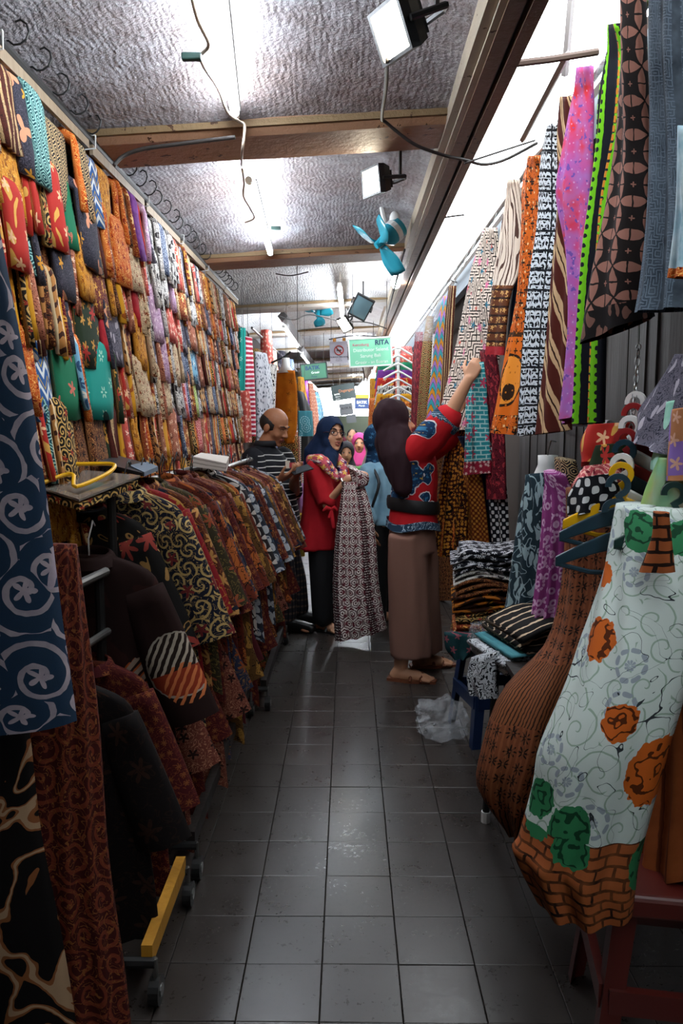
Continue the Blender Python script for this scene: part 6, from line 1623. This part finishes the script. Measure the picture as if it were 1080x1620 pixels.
aR, aL = W(597, 985, 5.52), W(609, 980, 5.67); aR.z = aL.z = .075
leg_chain(b, W(593, 830, 5.52), W(597, 910, 5.52), aR); leg_chain(b, W(605, 830, 5.67), W(608, 910, 5.67), aL); foot_solid(b, aR, (.75, .6, 0)); foot_solid(b, aL, (.75, .6, 0))
P3 = remeshed(b, 'person', M_SKIN2, None, .008, 3); tag(P3, 'person in pale blue denim shirt and black trousers, partly hidden behind the reaching woman', 'person')
face(P3, M3)
M_DENIM = fabric('shirt_denim', '#6c93a8', [('soft', '#86abbc', 7, dict())], coord='XZ')
b = MB(); b.rings([(W(599, 728, D), .07, .08, .6), (W(599, 738, D), .11, .17, .6), (W(598, 765, D), .125, .165, .6), (W(598, 800, D), .125, .16, .6), (W(597, 829, D), .13, .165, .6)], 26); b.chain([sR, eR, eR.lerp(wR, .8)], [.072, .064, .05], 16); b.chain([sL, eL, eL.lerp(wL, .8)], [.072, .064, .05], 16)
remeshed(b, 'denim_shirt', M_DENIM, P3, .010, 3, .013, (10, 10, 4), 31)
b = MB(); b.chain([W(593, 825, 5.52), W(597, 910, 5.52), W(598, 985, 5.52)], [.095, .07, .06], 14); b.chain([W(605, 825, 5.67), W(608, 910, 5.67), W(609, 980, 5.67)], [.095, .07, .06], 14); remeshed(b, 'trousers', M_BLACKT, P3, .011, 2)
h = hijab_solid(M3); h.chain([hc + Vector((0, 0, -.05)), W(597, 735, D), W(596, 752, D - .05)], [.08, .09, .08], 16)
hj = remeshed(h, 'headscarf', fabric('scarf_bluefloral', '#14304c', [('flower', '#3c6c8c', 26, dict(R=.3))], coord='XZ'), P3, .009, 4, .006, (14, 14, 6), 33); cut(hj, face_open(M3)); solidify(hj, .005)
MB().tube([Vector(p) for p in catmull([W(589, 738, 5.45), W(599, 765, 5.38), W(589, 800, 5.38), W(583, 822, 5.42)], 16)], .010, 6).build('bag_strap', M_BLACK, P3)

# ---- the man with the phone
D = 5.42
hc = W(434, 676, D); fd = Vector((.80, -.42, -.40)); M4 = Matrix.Translation(hc) @ frame(fd).to_4x4() @ Matrix.Scale(1.06, 4)
b = MB(); merge(b, head_solid(M4)); b.chain([hc + Vector((-.02, 0, -.05)), W(415, 715, D)], [.058, .068])
b.rings([(W(418, 725, D), .12, .19, -.35), (W(428, 770, D), .13, .18, -.35), (W(434, 820, D), .14, .18, -.35), (W(436, 850, D), .13, .18, -.35)], 24)
sR, eR, wR = W(400, 728, 5.2), W(406, 785, 5.1), W(440, 760, 5.02); sL, eL, wL = W(447, 725, 5.62), W(464, 782, 5.5), W(466, 756, 5.2)
b.chain([sR, eR, wR], [.06, .048, .031]); b.chain([sL, eL, wL], [.06, .048, .031])
hand_solid(b, wR, W(468, 746, 5.0) - wR, Vector((.1, .2, 1)), -1, .45, 1.05); hand_solid(b, wL, W(474, 745, 5.08) - wL, Vector((-.4, -.2, .7)), 1, .6, 1.05)
aR, aL = W(452, 988, 5.3), W(474, 974, 5.52); aR.z = aL.z = .08
leg_chain(b, W(432, 850, 5.34), W(450, 920, 5.32), aR, (.095, .065, .045)); leg_chain(b, W(444, 850, 5.52), W(466, 920, 5.52), aL, (.095, .065, .045)); foot_solid(b, aR, (.9, -.3, 0), .25); foot_solid(b, aL, (.95, -.1, 0), .25)
P4 = remeshed(b, 'person', M_SKIN, None, .006, 3); tag(P4, 'balding man in black striped polo shirt looking down at his phone', 'person')
face(P4, M4, closed=True)
M_POLO = None
def polo():
    t = NT('polo_striped'); tc = t.n('ShaderNodeTexCoord'); x, y, z = t.xy(tc.outputs['Object'])
    s = t.m('LESS_THAN', t.m('FRACT', t.m('MULTIPLY', t.m('ADD', z, t.m('MULTIPLY', t.noise(tc.outputs['Object'], 4.0, 1.0), .03)), 26.0)), .16)
    xw = W(410, 740, 5.2).x
    k = t.m('MULTIPLY', s, t.m('GREATER_THAN', x, xw)); k = t.m('MULTIPLY', k, t.m('LESS_THAN', z, W(430, 716, D).z))
    return t.bsdf(t.mix(k, srgb('#15161a'), srgb('#b8b6b0')), .85, spec=.15)
M_POLO = polo()
b = MB(); b.rings([(W(416, 704, D), .075, .085, -.35), (W(417, 716, D), .12, .18, -.35), (W(421, 732, D), .145, .21, -.35), (W(430, 770, D), .155, .20, -.35), (W(436, 815, D), .165, .20, -.35), (W(437, 848, D), .16, .20, -.35)], 28)
b.chain([sR, sR.lerp(eR, .9)], [.085, .078], 16); b.chain([sL, sL.lerp(eL, .9)], [.085, .078], 16)
remeshed(b, 'polo_shirt', M_POLO, P4, .010, 3, .010, (9, 9, 4), 41)
MB().rings([(W(419, 706, D - .01), .085, .09, -.35), (W(421, 697, D - .01), .078, .08, -.35)], 22).build('collar', plain('polo_black', '#15161a', .85), P4, smooth=True)
b = MB(); b.chain([W(432, 840, 5.34), W(450, 920, 5.32), W(453, 975, 5.3)], [.11, .085, .07], 14); b.chain([W(444, 840, 5.52), W(466, 920, 5.52), W(473, 962, 5.52)], [.11, .085, .07], 14)
remeshed(b, 'trousers', fabric('trousers_plaid', '#2c2a2e', [('stripes', '#54443c', 22, dict(ax='v', duty=.3)), ('stripes', '#1a1a1e', 30, dict(ax='u', duty=.3))], coord='XZ'), P4, .011, 2, .006, (8, 8, 2), 43)
for a_, d_ in ((aR, Vector((.9, -.3, 0))), (aL, Vector((.95, -.1, 0)))):
    g = Vector((a_.x, a_.y, 0)); d_.normalize()
    s_ = MB(); s_.chain([g - d_ * .045 + Vector((0, 0, .042)), g + d_ * .06 + Vector((0, 0, .044)), g + d_ * .19 + Vector((0, 0, .032))], [.044, .048, .034], 14); s_.chain([g + Vector((0, 0, .05)), g + Vector((0, 0, .09))], [.045, .043], 12)
    so = remeshed(s_, 'shoe', plain('shoe_black', '#101012', .35), P4, .008, 2)
hh = MB(); hh.ellipsoid((0, -.022, .018), (.082, .092, .072)); hh = xf(hh, M4)
hair = remeshed(hh, 'hair', M_HAIR, P4, .006, 1)
Mi4 = M4.inverted()
def bald(co):
    p = Mi4 @ co
    return p.z > .055 - .35 * (p.y + .02) if p.y < .0 else True if p.y > .035 else p.z > .048
cut(hair, bald); solidify(hair, .003, 0)
wristband(P4, wR.lerp(eR, .10), wR - eR, .038, plain('watch_steel', '#8c949c', .25, metallic=.8))
ph = MB().box((0, 0, 0), (.075, .15, .009)).build('phone', M_BLACK); ph.location = W(476, 743, 5.02); ph.rotation_euler = (.25, .35, -.9); bevel(ph, .004); tag(ph, 'dark phone in the hand of the balding man', 'phone')
so_ = MB().box((0, 0, .0048), (.066, .135, .001)).build('screen', plain('screen_dark', '#20262c', .1), ph, local=True)
cf = empty('pamphlet', W(458, 735, 5.12), 'red and white leaflet beside the phone of the balding man', 'leaflet')
MB().box(W(463, 736, 5.12), (.045, .004, .035)).build('red_cover', plain('leaflet_red', '#a0343c', .6), cf); MB().box(W(455, 735, 5.13), (.03, .004, .05)).build('white_pages', plain('leaflet_white', '#bcb4a4', .7), cf)

# ---- distant crowd
def far_person(px, top, d, col_body, col_head, label, scarf=True, fwd=(0, -1, 0), hgt=None):
    hc_ = W(px, top, d); hc_.z -= .11
    M_ = Matrix.Translation(hc_) @ frame(Vector(fwd)).to_4x4()
    b_ = MB(); merge(b_, head_solid(M_, not scarf)); x, y, z = hc_
    b_.chain([hc_ + Vector((0, 0, -.06)), Vector((x, y, z - .17))], [.05, .06], 10)
    b_.rings([(Vector((x, y, z - .17)), .10, .08, 0), (Vector((x, y, z - .22)), .19, .11, 0), (Vector((x, y, z - .5)), .16, .11, 0), (Vector((x, y, z - .62)), .17, .12, 0)], 16)
    for s in (-1, 1):
        b_.chain([(x + s * .19, y, z - .25), (x + s * .23, y - .02, z - .5), (x + s * .18, y - .14, z - .68)], [.05, .042, .03], 10)
        hand_solid(b_, (x + s * .18, y - .14, z - .68), (-.2 * s, -.6, -.5), (-s, 0, 0), s, .3)
        b_.chain([(x + s * .09, y, z - .6), (x + s * .09, y, .42), (x + s * .09, y, .07)], [.085, .06, .04], 10); foot_solid(b_, (x + s * .09, y, .07), (0, -1, 0), .22)
    p_ = remeshed(b_, 'person', M_SKIN2, None, .012, 2); tag(p_, label, 'person', 'crowd at the far end')
    face(p_, M_, brow=False)
    c_ = MB(); c_.rings([(Vector((x, y, z - .165)), .09, .08, 0), (Vector((x, y, z - .21)), .21, .13, 0), (Vector((x, y, z - .5)), .19, .14, 0), (Vector((x, y, z - .75)), .21, .15, 0)], 18)
    for s in (-1, 1): c_.chain([(x + s * .19, y, z - .25), (x + s * .235, y - .02, z - .5), (x + s * .19, y - .12, z - .64)], [.068, .06, .045], 10)
    remeshed(c_, 'shirt', plain('crowd_' + col_body, col_body, .85), p_, .014, 2)
    t_ = MB()
    for s in (-1, 1): t_.chain([(x + s * .09, y, z - .7), (x + s * .09, y, .42), (x + s * .09, y, .12)], [.10, .08, .07], 10)
    remeshed(t_, 'trousers', M_BLACKT, p_, .014, 2)
    if scarf:
        h_ = hijab_solid(M_); h_.chain([hc_ + Vector((0, 0, -.06)), Vector((x, y, z - .24))], [.08, .15], 14)
        ho = remeshed(h_, 'headscarf', plain('crowd_' + col_head, col_head, .85), p_, .011, 2); cut(ho, face_open(M_)); solidify(ho, .006)
    else:
        h_ = MB(); h_.ellipsoid((0, -.02, .04), (.082, .096, .085)); xf(h_, M_); ho = remeshed(h_, 'hair', M_HAIR, p_, .011, 1)
        Mi_ = M_.inverted(); cut(ho, lambda co: (Mi_ @ co).y > .045 and (Mi_ @ co).z < .07)
    return p_
far_person(548, 702, 8.6, '#b8b0b4', '#1c1a20', 'person in pale top and dark headscarf in the far crowd')
far_person(568, 688, 9.4, '#a83c74', '#b83c78', 'person in bright pink headscarf in the far crowd')
far_person(590, 693, 8.3, '#3f7a30', '#8c8478', 'person in green top and grey headscarf in the far crowd')
far_person(557, 680, 11.5, '#7c6a94', '#3a3048', 'dark-haired person in lilac in the far crowd', False)
far_person(578, 686, 10.6, '#c4c0bc', '#4a3c44', 'person in white with dark headscarf in the far crowd')
far_person(540, 692, 12.5, '#54202c', '#6c2434', 'person in maroon farthest down the aisle')

# ------------------------------------------------------------------ farther stalls
GF = 'garments on the farther left stalls'
def fargar(name, rows, d0, d1, key, label, **kw):
    mt = LIB[key][0] if isinstance(key, str) else key
    o_ = garment(name, rows, d0, d1, mt, kw.pop('thick', .06), kw.pop('folds', 2), kw.pop('amp', .012), n=16, ns=14, label=label, cat=kw.pop('cat', 'garment'), group=GF, **kw)
    r0 = rows[0]; to_ceiling(o_, W((r0[1] + r0[3]) / 2, (r0[0] + r0[2]) / 2, (d0 + d1) / 2), 'hanger_wire', .0014, M_WIRE)
    return o_
M_REDSTRIPE = fabric('dress_redstripe', '#9c2038', [('stripes', '#d8c8cc', 26, dict(ax='v', duty=.42))])
M_WHITEDOT = fabric('dress_whitedot', '#b4b6bc', [('leaf', '#4a4e58', 50, dict(R=.24))])
M_ORANGED = fabric('dress_orange', '#a85a10', [('flower', '#4a220c', 9, dict(R=.2, n=5)), ('soft', '#c07018', 8, dict())])
fargar('teal_scarf', [(518, 379, 520, 386), (560, 378, 560, 388), (610, 376, 610, 388), (660, 376, 660, 388)], 6.55, 6.7, 'teal_plain', 'turquoise scarf at the end of the shawl wall', seed=201, cat='scarf')
fargar('striped_dress', [(532, 387, 536, 397), (580, 386, 580, 400), (640, 386, 640, 403), (690, 387, 690, 404)], 6.6, 6.85, M_REDSTRIPE, 'red and white striped dress beyond the shawl wall', seed=202, cat='dress')
fargar('pink_stack', [(618, 378, 618, 394), (650, 378, 650, 396), (700, 376, 700, 398)], 6.4, 6.5, 'coral', 'coral cloths low beside the striped dress', seed=203, cat='cloth')
fargar('white_dress', [(556, 402, 560, 422), (600, 402, 600, 430), (650, 404, 650, 432), (720, 404, 720, 434)], 6.95, 7.1, M_WHITEDOT, 'white dress with grey specks behind the man', seed=204, cat='dress')
fargar('black_speckled_dress', [(575, 425, 578, 436), (630, 430, 630, 438), (700, 430, 700, 440)], 7.2, 7.4, 'white_black', 'speckled dress between the white and orange dresses', seed=205, cat='dress')
od = fargar('orange_dress', [(586, 438, 586, 466), (620, 436, 620, 470), (670, 436, 668, 470), (690, 446, 686, 468), (702, 458, 700, 462)], 6.55, 6.45, M_ORANGED, 'orange dress with brown flowers hanging left of the aisle', seed=206, cat='dress')
nb = MB(); p = W(452, 580, 6.5)
nb.rings([(p + Vector((0, 0, -.05)), .07, .05, 0), (p, .035, .03, 0), (p + Vector((0, 0, .07)), .03, .03, 0)], 14)
nb.build('white_form_neck', M_WHITEP, od, smooth=True)
MB().tube([p + Vector((-.12, 0, .03)), p + Vector((0, 0, .085)), p + Vector((.04, 0, .12))], .008, 6).build('hanger', M_BLACK, od)
fargar('dark_floral_skirt', [(690, 440, 690, 470), (760, 438, 760, 474), (860, 440, 860, 478)], 6.7, 6.6, 'black_gold', 'black and rust skirt under the orange dress', seed=207, cat='skirt')
fargar('lilac_dress', [(765, 465, 765, 480), (800, 464, 800, 482), (830, 466, 830, 482)], 5.95, 5.9, fabric('dress_lilac', '#a070a4', [('soft', '#b488b4', 9, dict())]), 'lilac cloth behind the woman in red', seed=208, cat='cloth')
fargar('yellow_cloth', [(812, 464, 812, 480), (845, 464, 845, 482), (880, 466, 880, 482)], 5.9, 5.85, fabric('cloth_lemon', '#b89a3c', [('soft', '#c8b04c', 9, dict())]), 'pale yellow cloth under the lilac one', seed=209, cat='cloth')
fargar('teal_headscarf', [(650, 474, 650, 490), (670, 473, 670, 492), (690, 475, 690, 492)], 7.6, 7.5, fabric('scarf_teallace', '#3c7c88', [('petalring', '#8cb8c0', 8, dict(R=.4, n=6, k=40))]), 'teal lace headscarf on display left of the woman in red', seed=210, cat='scarf', thick=.16)
fargar('black_coat', [(618, 470, 622, 478), (640, 472, 650, 492), (670, 476, 676, 496), (730, 476, 730, 496)], 7.9, 8.2, M_BLACKT, 'black garment above the teal headscarf', seed=211)
fargar('yellow_dress', [(596, 473, 598, 478), (640, 474, 640, 486), (700, 478, 700, 490)], 8.4, 8.8, 'yellow', 'small mustard dress far down the left side', seed=212, cat='dress')
fargar('pale_pink_dress', [(606, 488, 608, 493), (640, 490, 640, 501), (690, 494, 690, 506)], 9.4, 10.2, 'salmon_brown', 'small salmon dress far down the left side', seed=213, cat='dress')
fargar('pale_blue_dress', [(620, 498, 622, 502), (650, 500, 650, 510), (690, 502, 690, 512)], 10.5, 11.4, 'sky_floral', 'small pale blue dress far down the left side', seed=214, cat='dress')
# rows of garments lining the aisle out of the camera's easy view
rng = random.Random(77)
for i in range(22):
    y = 7.4 + i * .62
    for s in (-1, 1):
        if s > 0 and y < 7.9: continue
        k = rng.choice(MIXED); x = s * (.86 if s < 0 else .84) + rng.uniform(-.03, .03); top = 2.25 + rng.uniform(-.2, .1); L_ = rng.uniform(.8, 1.1)
        for tier in (0, 1):
            k = rng.choice(MIXED); zt = top if tier == 0 else 1.28; Lt = L_ if tier == 0 else 1.05
            rg = []
            for j in range(7):
                v = j / 6; w = (.10 + .13 * v); t_ = .05 + .05 * v
                rg.append([Vector((t_ * math.cos(a) * (1 + .2 * math.sin(5 * a)), w * math.sin(a), -Lt * v)) for a in [2 * math.pi * q / 16 for q in range(16)]])
            o = MB().loft(rg, True, True, False).build('hanging_dress', LIB[k][0], None, smooth=True)
            o.location = (x + (s * -.06 if tier else 0), y + tier * .2, zt)
            tag(o, '%s %s dress, %s along the far %s %s row' % (LIB[k][1], LIB[k][2], ordinal(i), 'left' if s < 0 else 'right', 'lower' if tier else 'upper'), 'dress', 'dresses on the far stalls')
for s, wd_ in ((-1, 'left'), (1, 'right')):
    o = MB().tube([(s * .86, 7.1, 2.27), (s * .86, 21.5, 2.27)], .012, 8).build('far_rail', M_STEEL); tag(o, 'steel rail above the far %s dresses' % wd_, 'rail')
    o = MB().tube([(s * .79, 7.1, 1.283), (s * .79, 21.5, 1.283)], .010, 8).build('far_rail', M_STEEL); tag(o, 'lower steel rail of the far %s dresses' % wd_, 'rail')
